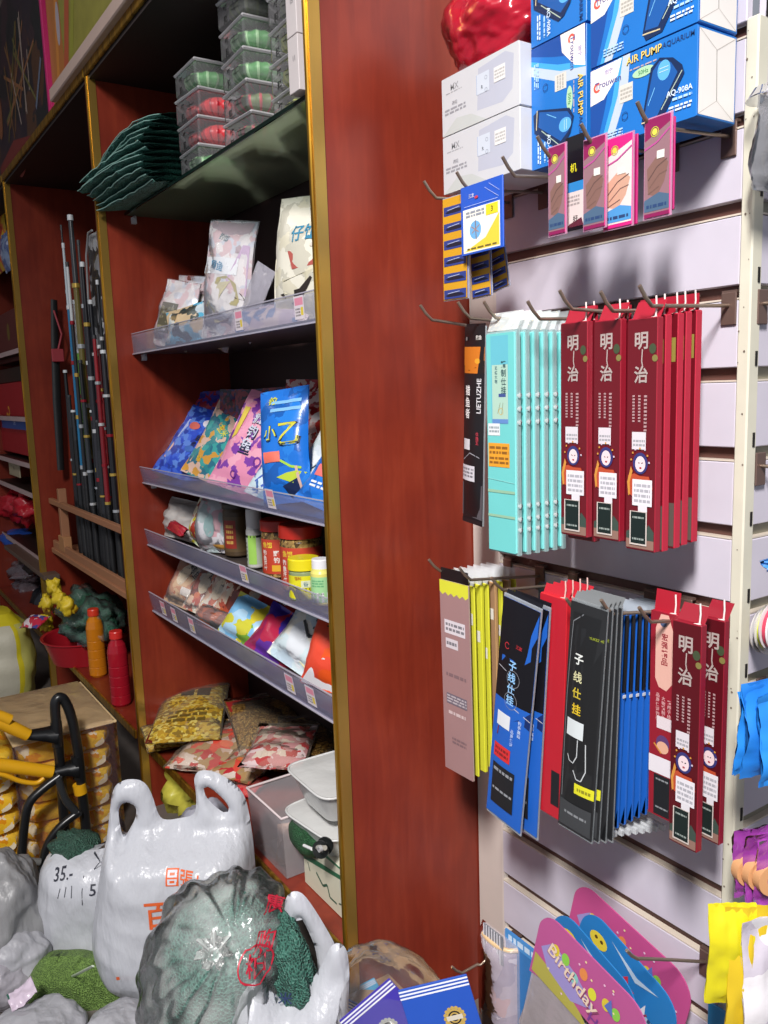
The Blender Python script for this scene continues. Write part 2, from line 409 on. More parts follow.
def glassmat():
    m,nt,out=newmat('dusty_glass'); tr=N(nt,'ShaderNodeBsdfTransparent'); tr.inputs[0].default_value=(.8,.9,.82,1)
    tl=N(nt,'ShaderNodeBsdfTranslucent'); tl.inputs[0].default_value=lin('#c8ccb4'); di=N(nt,'ShaderNodeBsdfDiffuse'); di.inputs[0].default_value=lin('#98a08c'); gl=N(nt,'ShaderNodeBsdfGlossy',Roughness=.08)
    a=N(nt,'ShaderNodeMixShader',Fac=.35); nt.links.new(tl.outputs[0],a.inputs[1]); nt.links.new(di.outputs[0],a.inputs[2])
    b=N(nt,'ShaderNodeMixShader',Fac=.48); nt.links.new(tr.outputs[0],b.inputs[1]); nt.links.new(a.outputs[0],b.inputs[2])
    c=N(nt,'ShaderNodeMixShader',Fac=.12); nt.links.new(b.outputs[0],c.inputs[1]); nt.links.new(gl.outputs[0],c.inputs[2]); nt.links.new(c.outputs[0],out.inputs[0]); return m
GLS=glassmat()
GLE=M('#10201c',.15)
shelf_specs=[(1.69,'glass'),(1.327,'clear'),(.972,'violet'),(.795,'violet'),(.602,'violet')]
def cabinet(name,x0,x1,label,shelves,group,opening=True,rt=True):
    t=thing(name,label,'cabinet',(0,0,0),group=group); w=.018
    b=MB(); b.box((x0+w/2,(YF+YBK)/2,ZTOP/2),(w,YBK-YF,ZTOP),W); b.build('side_panel',t)
    b=MB(); b.box((x1-w/2,(YF+YBK)/2,ZTOP/2),(w,YBK-YF,ZTOP),W); b.build('side_panel',t)
    b=MB(); b.box(((x0+x1)/2,YBK-.004,ZTOP/2),(x1-x0-2*w,.006,ZTOP-.02),M('#241210',.6)); b.build('back_panel',t)  # darkened colour puts the deep shade inside the bays into the panel
    b=MB(); b.box(((x0+x1)/2,(YF+YBK)/2,ZTOP-.009),(x1-x0-2*w,YBK-YF,.018),M('#1f110f',.6)); b.build('top_panel',t)  # near-black instead of red wood, imitating the shadow under the bay top
    b=MB(); b.box(((x0+x1)/2,YF-.004,ZTOP+.004),(x1-x0,.008,.026),G,bev=.002); b.build('top_trim',t)
    b=MB(); b.box(((x0+x1)/2,(YF+YBK)/2,ZB-.009),(x1-x0-2*w,YBK-YF-.004,.018),W); b.build('base_shelf',t)
    b=MB(); b.box(((x0+x1)/2,YF-.004,ZB-.007),(x1-x0-2*w,.008,.026),G,bev=.002); b.build('base_trim',t)
    if rt:
        b=MB(); trimbar(b,x1-w/2,0,ZTOP-.01); b.build('edge_trim',t)
    return t,w
GC='red wood display cabinets along the wall'
c1,w=cabinet('display_cabinet',XB,XC,'nearest red wood shelving cabinet with gold edge trim holding bait pouches',None,None)
b=MB(); trimbar(b,XB+.009,0,ZTOP-.01); b.build('edge_trim',c1)
for i,(z,k) in enumerate(shelf_specs):
    x0,x1=XB+.019,XC-.019; yf=-.222
    if k=='glass':
        b=MB(); b.box(((x0+x1)/2,(yf+.04)/2,z-.003),(x1-x0,.04-yf,.006),GLS); b.box(((x0+x1)/2,yf-.0005,z-.003),(x1-x0,.003,.0075),GLE)
        s=b.build('glass_shelf',c1); s['label']='clear glass top shelf with dark edge'
    else:
        b=MB(); b.box(((x0+x1)/2,(yf+.04)/2,z-.006),(x1-x0,.04-yf,.008),M('#4a4240',.3)); s=b.build('shelf',c1)
        b=MB(); rail(b,x0+.004,x1-.055,yf-.004,z-.004,.052 if k=='clear' else (.044 if z>.7 else .056),3 if k=='clear' else 10,RAILC if k=='clear' else RAIL); b.build('price_rail',s)
    for yy in (yf+.02,):
        b=MB(); b.tube([(x0-.001,yy,z-.012),(x0+.02,yy,z-.012)],.004,M('#cfcfd4',.3,.6)); b.box((x0+.008,yy,z-.02),(.012,.012,.016),M('#c8c8cc',.4)); b.build('shelf_bracket',c1)
    # price tags slipped in the rail
tagpos={1:[.66,.9],2:[.76],3:[.62],4:[.10,.18,.30,.8,.88]}
for i,l in tagpos.items():
    z,k=shelf_specs[i]; tilt=3 if i==1 else 10
    for j,f in enumerate(l):
        x0,x1=XB+.023,XC-.074; X=x0+(x1-x0)*f
        b=MB()
        def sf(x,y,h): return Vector((X+x,-.226-.0045-math.sin(rad(tilt))*(y+.024)-h,z-.004+(y+.024)*math.cos(rad(tilt))))
        b.art([('r',-.5,-.5,.5,.5,'#d9cfd6'),('r',-.42,.1,.42,.42,'#d98aa0'),('d',-.4,-.4,.1,0,3,'#777070'),('r',.15,-.35,.4,0,'#d9c23c')],sf,.036,.040)
        tag(b.build('price_tag'),f'small pink and white price tag, {ORD[j]} from the left in the {"second third fourth fifth".split()[i-1]} shelf rail','price tag')
c2,_=cabinet('display_cabinet',XA,XB-.003,'middle red wood cabinet with gold trim housing the fishing rod rack',None,None,rt=False)
b=MB(); trimbar(b,XA+.009,0,ZTOP-.01); b.build('edge_trim',c2)
c3,_=cabinet('display_cabinet',XA-1.2,XA-.003,'farthest red wood cabinet at the left edge with packed shelves',None,None,rt=False)
for z in (1.42,1.13,.93,.80,.52):
    b=MB(); b.box((XA-.6,(-.24+.04)/2,z-.008),(1.16,.28,.016),M('#2a1d1b',.4)); b.box((XA-.6,-.244,z-.008),(1.16,.006,.02),M('#b9a2a0',.4)); b.build('shelf',c3)
# small cam-lock covers on the partition
for (x,y) in ((29,275),(38,371),(47,460)):
    p=atX(x,y,XA); b=MB(); b.lathe([(.0,.004),(.007,.003),(.008,0)],(XA+.0005,p.y,p.z),M('#b0a8a0',.3,.5),12,ax=(1,0,0)); b.build('shelf_peg',c2)
# uprights under the base shelf, open storage behind
# rod rack in the middle cabinet
rk=thing('rod_rack','wooden rack with two cross rails holding upright fishing rods','rack',(0,0,0))
LW=M('#9a6a4c',.5); pL=atY(54,548,-.24); pR=atY(124,592,-.24); 
ZR=.60
for nm,(z,y,h,d) in {'bottom_board':(ZR,-.15,.02,.20),'front_lip':(ZR+.02,-.235,.04,.014),'top_rail':(ZR+.20,-.235,.022,.018)}.items():
    b=MB(); b.box(((XA+XB)/2,y,z),(1.14,d,h),LW,bev=.002); b.build(nm,rk)
b=MB(); b.box((XA+.19,-.225,ZR+.12),(.03,.03,.28),LW,bev=.002); b.build('post',rk)
b=MB(); b.box((XA+.19,-.228,ZR+.045),(.09,.03,.06),M('#a87850',.5),bev=.002); b.build('corner_block',rk)
# ---- slatwall
sw=thing('slatwall','white slotted display wall panel facing the aisle, carrying the hanging packs','display wall',(0,0,0))
PW=M('#c6c0cc',.38,var=.02); GR=M('#5e3f38',.4); LIP=M('#cfc3b4',.35)
KLO,KHI=-8,9
for k in range(KLO,KHI):
    b=MB(); z0,z1=zs(k),zs(k+1)-.0185
    if k==8: z1=zs(9)+.35
    b.box(((XL)/2,.004,(z0+z1)/2),(-XL,.012,z1-z0),PW,bev=.0012); b.build('slat_board',sw)
    b=MB(); b.box((XL/2,.012,zs(k)-.009),(-XL,.004,.0185),GR); b.box((XL/2,.0035,zs(k)-.0165),(-XL,.011,.0022),LIP); b.build('slot_channel',sw)
b=MB(); b.box(((XL-.518)/2-.001,.008,1.2),(-.518-XL-.006+.084*0+.0,.014,2.4),M('#c9bfb9',.45)) if 0 else None
b=MB(); xx0,xx1=-.522,XL; b.box(((xx0+xx1)/2,.010,1.2),(xx1-xx0,.012,2.4),M('#c8bcb4',.5),bev=.001); b.box((xx1-.002,.004,1.2),(.006,.008,2.4),M('#d2c8c0',.5)); tag(b.build('trim_1'),None,None,kind='structure')
# corner post with slotted holes
ps=thing('corner_post','cream painted steel corner post with slots, at the edge of the slotted wall','post',(0,0,0))
CR=M('#cfcbb9',.42,bump=.15,bs=30,var=.06)
ZP=zs(8)+.002
b=MB(); b.box((.0095,.006,ZP/2),(.017,.022,ZP),CR,bev=.002); PT=b
for k in range(-3,9):
    b=MB(); b.box((.0185,.010,zs(k)+.010),(.0012,.004,.018),M('#15100e',.6)); b.build('slot_hole',ps)
b=PT; R=random.Random(3)
for i in range(26):
    z=R.uniform(.5,1.75); b.lathe([(0,.0004),(R.uniform(.0005,.0016),.0002)],(R.uniform(.003,.016),-.0055,z),M('#6f6154',.8),6,ax=(0,-1,0))
b.build('post_tube',ps)
# slatwall on the return side
sw2=thing('slatwall','white slotted wall panel round the corner at the right edge','display wall',(0,0,0))
for k in range(KLO,KHI+1):
    b=MB(); z0,z1=zs(k),zs(k+1)-.0185
    b.box((.008,.018+.45,(z0+z1)/2),(.012,.9,z1-z0),PW,bev=.0012); b.build('slat_board',sw2)
    b=MB(); b.box((.002,.018+.45,zs(k)-.009),(.004,.9,.0185),M('#8f8a78',.4)); b.box((.008,.018+.45,zs(k)-.0165),(.011,.9,.0022),LIP); b.build('slot_channel',sw2)
b=MB(); b.box((-.1,.10,1.9),(.9,.1,3.3),M('#c9c4c6',.6)) if 0 else None
# ---- lights
def area(loc,size,power,target,col=(1,1,1),sy=None):
    l=bpy.data.lights.new('ceiling_tube','AREA'); l.shape='RECTANGLE'; l.size=size; l.size_y=sy or size; l.energy=power; l.color=col
    o=bpy.data.objects.new('ceiling_tube_light',l); COL.objects.link(o); o.location=loc
    o.rotation_euler=(Vector(target)-Vector(loc)).to_track_quat('-Z','Y').to_euler(); return o
k_=area((1.35,-2.0,3.3),.3,45,(-.3,-.1,.9),(1,.97,.95),1.0); k_.data.spread=rad(85)
area((-2.6,-1.9,3.3),1.1,5,(-2.4,-.4,.8),(1,.96,.92),.2)
w_=bpy.data.worlds.new('room_light'); SC.world=w_; w_.use_nodes=True
w_.node_tree.nodes['Background'].inputs[0].default_value=(.82,.87,1,1); w_.node_tree.nodes['Background'].inputs[1].default_value=.25
SC.view_settings.view_transform='Standard'; SC.view_settings.look='None'; SC.view_settings.exposure=.5; SC.view_settings.gamma=1; SC.view_settings.use_curve_mapping=False
# ---------------------------------------------------------------- hooks on the slotted wall
WIRE=M('#9c8b7c',.35,.75); PLT=M('#6e5850',.4,.4)
def hook(px,py,k,label,L=.15,grp=None,tip=.022):
    p=atY(px,py,-L); z=zs(k)-.024
    t=thing('display_hook',label,'hook',(p.x,0,z))
    b=MB(); b.box((0,-.004,-.004),(.021,.003,.040),PLT,bev=.001); b.box((0,.0,.017),(.021,.008,.003),PLT); b.build('back_plate',t)
    b=MB(); dz=p.z-z; b.tube([(0,-.004,0),(0,-L*.5,dz*.5),(0,-L+.006,dz*.97),(0,-L,dz),(0,-L-tip*.55,dz+tip*.45),(0,-L-tip,dz+tip)],.0024,WIRE); b.build('wire_arm',t)
    return t,p
H1=[hook(436,198,7,'wire hook at the top left holding the yellow and blue lure strips'),
 hook(469,190,7,'wire hook in front of the blue and white ring card',L=.15),
 hook(515,176,7,'bare wire hook pointing out under the white carton'),
 hook(550,157,7,'wire hook carrying the leftmost pink glove card and black card'),
 hook(594,146,7,'wire hook above the pink and white card'),
 hook(650,126,7,'wire hook under the blue pump carton with the single pink card')]
H2=[hook(432,320,5,'leftmost wire hook of the middle row, holding the black foil pack',L=.15),
 hook(470,318,5,'second wire hook of the middle row, beside the teal cases'),
 hook(496,318,5,'third wire hook of the middle row, in front of the teal cases'),
 hook(540,319,5,'fourth wire hook of the middle row, behind the teal cases'),
 hook(572,309,5,'fifth wire hook of the middle row, with the leftmost dark red case'),
 hook(613,311,5,'sixth wire hook of the middle row, with the second dark red case'),
 hook(652,306,5,'rightmost wire hook of the middle row, with the row of red cases')]
H3=[hook(440,571,1,'leftmost wire hook of the lower row, holding the mauve card'),
 hook(471,580,1,'second wire hook of the lower row, over the yellow card edges'),
 hook(503,590,1,'third wire hook of the lower row, holding the blue and black rig pack'),
 hook(578,612,1,'fourth wire hook of the lower row, holding the black rig pack'),
 hook(613,614,1,'fifth wire hook of the lower row, over the blue pack edges'),
 hook(651,622,1,'rightmost wire hook of the lower row, with the dark red cases')]
hook(462,973,-6,'low wire hook at the bottom beside the wood panel, holding blister cards',L=.13)
hook(638,959,-4,'low wire hook piercing the blue party card')
def plate(px,py,label): pass
# ---------------------------------------------------------------- hanging packs
def prect(x0,y0,x1,y1,Y):
    a=atY(x0,(y0+y1)/2,Y); c=atY(x1,(y0+y1)/2,Y); xm=(x0+x1)/2; t=atY(xm,y0,Y); q=atY(xm,y1,Y)
    return (a.x+c.x)/2,c.x-a.x,t.z,t.z-q.z
def pack(name,label,cat,cx,Y,zt,w,h,d,face,side,art=(),roll=0,group=None,header=None,loopc=None,cover=None,edge=None,yaw=0,pitch=0,belly=0,bottom=None):
    """flat pack hung by its top: face colour, side colour, printed artwork on its front"""
    t=thing(name,label,cat,(cx,Y,zt),(pitch,roll,yaw),group)
    b=MB()
    fm=face if not isinstance(face,str) else M(face,.3); sm=side if not isinstance(side,str) else M(side,.35)
    def sf(x,y,hh):
        q=max(0,1-(2*x/w)**2)*max(0,1-((y)/(h/2))**4); return Vector((x,-belly*q-hh,y-h/2))
    if belly:
        b.grid(lambda u,v:sf((u-.5)*w,(v-.5)*h,0),8,10,fm)
        b.grid(lambda u,v:Vector(((u-.5)*w,d,(v-1)*h)),1,1,sm,flip=True)
        b.box((0,d/2,-h/2),(w,d,h),sm,bev=.0005)
    else:
        b.box((0,d/2,-h/2),(w,d,h),sm,bev=min(.001,d*.3)); b.grid(lambda u,v:sf((u-.5)*w*.985,(v-.5)*h*.99,.0003),1,1,fm)
    b.art(art,sf,w,h,off=.0006)
    b.build('printed_case',t)
    if header:
        b=MB(); hh,hm,bend=header; m=M(hm,.4) if isinstance(hm,str) else hm
        b.grid(lambda u,v:Vector(((u-.5)*w*.96,d*.5+bend*v,hh*v-.002)),4,3,m)
        b.build('header_flap',t)
    if loopc:
        b=MB(); b.tube([(w*.32,d*.5,-.003),(w*.36,d*.5,.012),(w*.34,d*.5,.024)],.0011,M(loopc,.4)); b.tube([(-.006+w*.32,d*.3,-.001),(w*.40,d*.3,.0005)],.0011,M(loopc,.4)); b.build('hang_loop',t)
    if cover:
        b=MB(); cw,ch=w*1.07,h*1.03
        b.box((0,d/2,-h/2),(cw,d*1.15,ch),cover,bev=.002); b.build('clear_sleeve',t)
    return t
# dark red rig cases
def redart(label2=True,char=True,tc='#a89a96'):
    a=[('r',-.48,-.49,.48,-.42,'#8b6b5f'),('p',[(-.48,-.42),(-.2,-.40),(.1,-.43),(.3,-.38),(.48,-.41),(.48,-.45),(-.48,-.45)],'#3b4a42'),
       ('e',.36,.37,.005,.006,'#3f4a33'),('e',.44,.33,.004,.004,'#7d7440'),
       ('v','明',-.02,.405,.020,tc),('v','治',-.02,.265,.020,tc),('l',[(.02,.37),(.0,.32),(.03,.30)],.0016,tc),
       ('d',-.30,.06,-.22,.18,9,'#b9989a'),('d',-.10,.06,-.02,.18,9,'#b9989a'),('d',.10,.02,.2,.18,10,'#b9989a'),
       ('r',-.30,-.055,.18,.02,'#d3ccd2'),('d',-.26,-.045,.15,-.01,2,'#9c9aa0'),
       ('e',.0,-.115,.011,.013,'#34346e'),('e',.0,-.118,.0075,.0095,'#e3ccd0'),('l',[(-.07,-.112),(-.02,-.115)],.0012,'#333'+'333'),('l',[(.04,-.115),(.09,-.112)],.0012,'#333333'),('e',.01,-.135,.0018,.0012,'#a03038'),
       ('p',[(-.42,-.25),(-.42,-.17),(-.2,-.16),(0,-.17),(.3,-.17),(.44,-.22),(.3,-.3)],'#b3492c'),
       ('p',[(-.45,-.20),(-.32,-.13),(-.26,-.15),(-.36,-.2),(-.34,-.25),(-.4,-.26)],'#c98a3c'),
       ('r',-.26,-.30,.42,-.185,'#dcd8de'),('r',-.05,-.325,.26,-.295,'#d6d2d8'),('d',-.2,-.29,.36,-.2,4,'#a7a5ad'),
       ('r',-.34,-.475,.26,-.325,'#c9bdb6'),('r',-.30,-.468,.22,-.328,'#14211f'),('d',-.24,-.36,.16,-.345,1,'#8d9792'),('d',-.24,-.455,.16,-.44,1,'#8d9792')]
    for i,(x,y) in enumerate(((-.25,-.07),(-.16,-.055),(.0,-.05),(.17,-.055),(.26,-.08),(.32,-.11),(-.3,-.1))): a.append(('e',x,y,.0013,.0013,'#c9b9c9' if i%2 else '#c58a3a'))
    return a
RED='#64111c'; REDS='#941c2e'
def redcase(px0,py0,px1,py1,Y,label,d=.011,face=RED,art=True,group=None,yaw=0,pitch=0):
    cx,w,zt,h=prect(px0,py0,px1,py1,Y)
    return pack('rig_case',label,'rig pack',cx,Y,zt,w,h,d,face,REDS,redart() if art else [],header=(.022,'#a01c30',.012),loopc='#e3d6d2',yaw=yaw,pitch=pitch)
redcase(561,322,587,536,-.125,'leftmost dark red rig case in the middle row, beside the teal cases')
redcase(594,320,620,540,-.135,'second dark red rig case from the left in the middle row')
redcase(627,318,656,551,-.145,'third and largest dark red rig case in the middle row, front face showing')
for i,(yy,px) in enumerate(((-.125,664),(-.105,676),(-.088,684),(-.07,694))):
    # cases behind the front one on the same hook: only their right edges show
    cx,w,zt,h=prect(px-29+i*.5,316-i*1.5,px,550-i*3,yy)
    pack('rig_case','bright red rig case edge-on, %s behind the largest dark red case'%ORD[i],'rig pack',cx,yy,zt,w,h,.012,RED,'#b4223a',[('r',.3,-.49,.49,-.3,'#5b4f49'),('r',.2,.3,.45,.4,'#8a7d3a')],header=(.022,'#a01c30',.0),loopc='#e3d6d2',group='red cases on the right middle hook')
# red case behind the first two (right edges)
for i,(px,yy) in enumerate(((595,-.108),(628,-.116))):
    cx,w,zt,h=prect(px-27,321,px,540,yy)
    pack('rig_case','dark red rig case tucked behind the %s case of the middle row'%('leftmost' if i==0 else 'second'),'rig pack',cx,yy,zt,w,h,.011,RED,'#8e1a2b',[],header=(.02,'#a01c30',0),loopc='#e3d6d2')
# teal plastic cases
TEAL='#6fc6c4'; TS=M('#82d4d2',.15,bump=.1); TSL=film('#a8e0de',.10,.08,.12)
tealart=[('r',-.5,-.5,.5,.5,'#6cc4c2'),('r',-.34,.10,.30,.49,'#62b4c4'),('r',-.30,.10,.28,.36,'#a8c8b8'),('v','精制仕挂',.12,.36,.0105,'#28484f'),('v','无结大物',-.15,.345,.0055,'#38606a'),
 ('r',-.06,.215,.2,.23,'#3d4f8a'),('ring',.02,.15,.004,.005,'#c9b06a'),('l',[(.0,.19),(-.1,.14)],.0008,'#7d8060'),('l',[(.1,.19),(.05,.14)],.0008,'#7d8060'),('r',-.3,.095,.28,.115,'#5f86c0'),
 ('r',-.46,.04,-.02,.095,'#d9dde0'),('d',-.42,.05,-.06,.085,2,'#8f9aa0'),
 ('r',-.46,-.105,.32,.005,'#df9a2c'),('d',-.42,-.05,.28,-.005,2,'#8a5a1c'),('d',-.42,-.095,.28,-.055,2,'#8a5a1c'),
 ('r',-.5,-.225,.5,-.212,'#8fb79b'),('r',-.5,-.34,.5,-.328,'#8fb79b'),('l',[(-.5,-.16),(.5,-.175)],.0008,'#8fd0cc')]
for i in range(6):
    Y=-.155+.0165*i
    cx,w,zt,h=prect(488,333,515,551,-.155); X=cx+.001*i
    lab='front teal clear-cased rig box in the middle row with the orange sticker' if i==0 else 'teal clear rig case hanging %s behind the one with the orange sticker'%ORD[i-1]
    t=pack('rig_box',lab,'rig pack',X,Y,zt,w,h,.0105,TEAL,TS,tealart if i==0 else [],group='teal rig cases' if i else None)
    b=MB(); rim(b,w,h,.012,w*.05,film('#c8ecec',.45,.08,.2))
    b.grid(lambda u,v:Vector(((u-.5)*w*1.1,.004+.012*v,h*.012+.026*v)),3,2,film('#dfe8e8',.55,.12,.4)); b.build('clear_shell',t)
    b=MB()
    for zz in (-.28,-.34,-.40,-.78,-.84,-.89): b.lathe([(0,.0035),(.004,.002),(.0042,0)],(w*.5+.0025,.006,zz*h),film('#ffffff',.35,.05,0),8,ax=(1,0,0))
    b.build('snap_dimples',t)['kind']='stuff'
# black foil pack with writing
cx,w,zt,h=prect(465,326,489,525,-.13)
blk=[('r',-.5,-.5,.5,.5,'#17161a'),('r',-.5,.27,.5,.40,'#c9721f'),('e',.25,.33,.006,.004,'#e09a2c'),('p',[(-.5,.27),(-.5,.31),(-.1,.285),(.2,.30),(.5,.28),(.5,.26),(-.5,.26)],'#2a1b14'),('p',[(.3,.3),(.4,.36),(.5,.33),(.5,.27),(.35,.27)],'#1c1412'),
 ('t','钓鱼',.25,.445,.007,'#d8d2cc'),('e',-.36,.44,.003,.003,'#888888'),('v','猎鱼者',-.16,.185,.0155,'#e9e6e6'),('t','LIETUZHE',.34,.16,.0085,'#d6d4d8',90),('v','仕挂王',.30,-.03,.006,'#b33a48'),
 ('r',-.38,-.115,-.0,-.06,'#d7d5dc'),('r',-.5,-.275,.22,-.195,'#d2d0d8'),('d',-.45,-.26,.18,-.205,3,'#77757c'),('p',[(-.5,-.29),(.5,-.29),(.5,-.47),(-.5,-.46)],'#55545a'),('l',[(-.4,-.17),(0,-.13),(.4,-.15)],.0012,'#9a9aa2'),('r',-.5,-.5,.5,-.475,'#1b1a1e')]
pack('foil_pack','black foil rig pack with orange band and white writing, left of the teal cases','rig pack',cx,-.13,zt,w,h,.003,'#17161a',M('#b9bcc0',.2,.5),blk,roll=rad(3.2),header=(.006,'#17161a',0),belly=.006,yaw=rad(-8))
# mauve and yellow cards
mv=[('r',-.5,-.5,.5,.5,'#9c7a7a'),('r',-.5,.44,.5,.5,'#d3d43c'),('p',[(-.5,.44),(-.4,.425),(-.3,.44),(-.2,.425),(-.1,.44),(0,.425),(.1,.44),(.2,.425),(.3,.44),(.4,.425),(.5,.44)],'#d3d43c'),
 ('r',-.36,.23,.36,.30,'#d3ccd2'),('d',-.32,.24,.32,.29,2,'#77757c'),('r',-.33,.155,.10,.205,'#cfc6cc'),('d',-.3,.165,.05,.195,1,'#77757c'),
 ('d',-.35,-.0,.35,.03,1,'#7d6468'),('r',-.36,-.14,.36,-.085,'#6d6470'),('d',-.34,-.135,.34,-.09,3,'#b3aab0'),('d',-.3,-.2,.3,-.17,1,'#c9b4b4'),('d',-.2,-.35,.3,-.31,2,'#7d6468')]
cx,w,zt,h=prect(442,583,470,772,-.15)
pack('rig_card','mauve rig card with a yellow strip and black header, leftmost of the lower row','rig pack',cx,-.15,zt,w,h,.003,'#9c7a7a','#9a857a',mv,header=(.022,'#161417',0),roll=rad(-.8))
for i in range(7):
    Y=-.137+.0135*i; c='#c9c83c' if i not in (3,5) else '#9c7a5c'
    cx2,w2,zt2,h2=prect(441,585,469,770,-.15)
    t=pack('rig_card','yellow-edged rig card %s behind the mauve card'%ORD[i],'rig pack',cx2+.001*i,Y,zt2,w2,h2*(1-.012*i),.0035+.003*(i%2),c,'#d0cf35' if i not in (3,5) else '#b08a5e',[('r',.05,.30-.1*(i%3),.45,.36-.1*(i%3),'#d9d6cf')],header=(.020,film('#dfe2e6',.7,.2,.3),0),roll=rad(-.6),group='yellow cards behind the mauve card')
# blue/black rig packs, tilted
bl=[('r',-.5,-.5,.5,.5,'#1e5cb8'),('r',-.5,.06,.5,.5,'#0c0c14'),('p',[(-.5,.06),(.5,.06),(.5,-.02),(.2,.0),(-.1,-.04),(-.5,-.02)],'#0f2860'),
 ('ring',-.25,.30,.004,.0052,'#c03038',.6,5.8),('t','三友',.08,.315,.006,'#c03038'),
 ('v','子线仕挂',-.04,.225,.0158,'#8fc0ec'),('ring',.0,.17,.0125,.0132,'#8f9098'),('ring',-.02,.07,.0125,.0132,'#8f9098'),('l',[(.1,.045),(.5,.02)],.0012,'#b8b8c0'),('l',[(-.45,.20),(-.2,.19)],.0011,'#b8b8c0'),
 ('r',-.36,-.065,.02,.0,'#d9dde2'),('v','钓手高碳',.27,-.005,.0062,'#b8c8e8'),('v','品质保证',.10,-.06,.0062,'#a8bce8'),('l',[(-.3,-.07),(-.32,-.11)],.002,'#7a2028'),
 ('r',-.38,-.215,.10,-.15,'#cf2e30'),('d',-.34,-.205,.05,-.16,2,'#7d1c20'),('r',-.38,-.44,.26,-.245,'#1b1c20'),('d',-.34,-.285,.22,-.26,1,'#8f9298'),('d',-.34,-.375,.22,-.355,1,'#8f9298')]
BM=film('#c8ccd4',.25,.1,.2)
for i in range(2):
    Y=-.165+.014*i
    cx,w,zt,h=prect(503,603,535,832,-.165)
    t=pack('rig_pack','askew blue and black rig pack with pale blue characters and red label' if i==0 else 'blue rig pack %s behind the askew blue and black one'%ORD[i-1],'rig pack',cx+.009+.002*i,Y,zt-.002*i,w*1.12,h,.003,'#1e5cb8',BM,bl if i<2 else [],roll=rad(7.5-3*i),belly=.004,header=(.012,'#0c0c14',.004))
    b=MB(); rim(b,w,h,.004,w*.07,film('#e0e8f4',.35,.1,.3)); b.build('clear_sleeve',t)
# thick red packs on the same hook
for i in range(4):
    Y=-.145+.012*i
    cx,w,zt,h=prect(541,596,567,818,-.145)
    pack('rig_pack','plain bright red rig pack between blue and black packs, %s from the front'%ORD[i],'rig pack',cx+.002*i,Y,zt,w,h*(1-.01*i),.0095,'#b3202e','#c4242f',[('r',.1,-.44,.42,-.28,'#1b1c20')],roll=rad(2.2),header=(.014,'#b3202e',.006),loopc='#d8b0a8',group='bright red packs of the lower row')
# small dark header cards behind
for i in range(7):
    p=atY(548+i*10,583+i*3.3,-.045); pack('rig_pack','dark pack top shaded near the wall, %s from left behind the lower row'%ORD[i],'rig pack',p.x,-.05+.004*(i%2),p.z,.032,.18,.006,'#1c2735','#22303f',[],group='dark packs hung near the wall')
# black rig packs
bk=[('r',-.5,-.5,.5,.5,'#232426'),('r',-.40,-.37,.46,.46,'#1a1b1d'),('l',[(-.42,-.36),(-.44,.1),(-.38,.42),(-.1,.46)],.0014,'#6d7074'),('t','YUKEZHE',.30,.375,.0035,'#8f9a2c'),
 ('v','子',.0-.12,.27,.0155,'#d9dcd8'),('v','线',-.12,.195,.015,'#c8c49a'),('v','仕',-.12,.125,.015,'#c8b23a'),('v','挂',-.10,.055,.0155,'#d8b82c'),
 ('r',-.36,-.07,.14,.005,'#cfd6d8'),('l',[(.0,-.075),(.0,-.15),(-.1,-.185),(-.22,-.18),(-.28,-.155)],.0015,'#b8bcbe'),('l',[(.22,-.08),(.26,-.2),(.15,-.25),(.02,-.25),(-.08,-.215)],.0015,'#b8bcbe'),
 ('r',-.02,-.315,.5,-.268,'#d3cf2a'),('d',.06,-.305,.42,-.28,1,'#8a8420'),('r',-.46,-.49,.46,-.37,'#3c3e41'),('d',-.30,-.43,.34,-.41,1,'#85888c')]
for i in range(4):
    Y=-.165+.0075*i
    cx,w,zt,h=prect(574,606,604,840,-.165)
    t=pack('rig_pack','black rig pack with yellow and white characters and a yellow sticker, front of its hook' if i==0 else 'black rig pack %s behind the one with the yellow sticker'%ORD[i-1],'rig pack',cx+.001*i,Y,zt,w*1.12,h,.0025,'#232426',M('#33363a',.25),bk if i<2 else [],roll=rad(4.2-.7*i),belly=.005,header=(.014,M('#6d7072',.3),.008),yaw=rad(3))
    b=MB(); rim(b,w,h,.004,w*.07,film('#aab0b4',.45,.1,.3)); b.build('clear_sleeve',t)
# blue packs edge-on
for i in range(10):
    Y=-.134+.0100*i
    cx,w,zt,h=prect(583,612,613,832,-.134)
    t=pack('rig_pack','blue rig pack edge-on right of the black packs, %s from the front'%ORD[i],'rig pack',cx+.002*i,Y,zt-.0006*i,w,h*(1-.012*i),.0035,'#1e5cb8','#2466c4' if i%2 else '#1f60bc',[],roll=rad(3.0-.3*i),belly=.0025,header=(.010,M('#9aa2ac',.3),.003),group='blue rig packs fanned on one hook')
    b=MB(); b.box((w/2-.0002,.0015,-h*.17),(.002,.006,h*.34),M('#0c0e16',.3)); b.build('dark_top_band',t)
    b=MB(); b.box((w/2+.0009,.0015,-h*.36),(.001,.0055,.004),M('#c8ccd4',.3)); b.build('white_stripe',t)
    b=MB(); b.box((0,.0015,-h-.003),(w*.9,.005,.008),film('#e8ecf0',.5,.15,.2)); b.build('clear_hem',t)
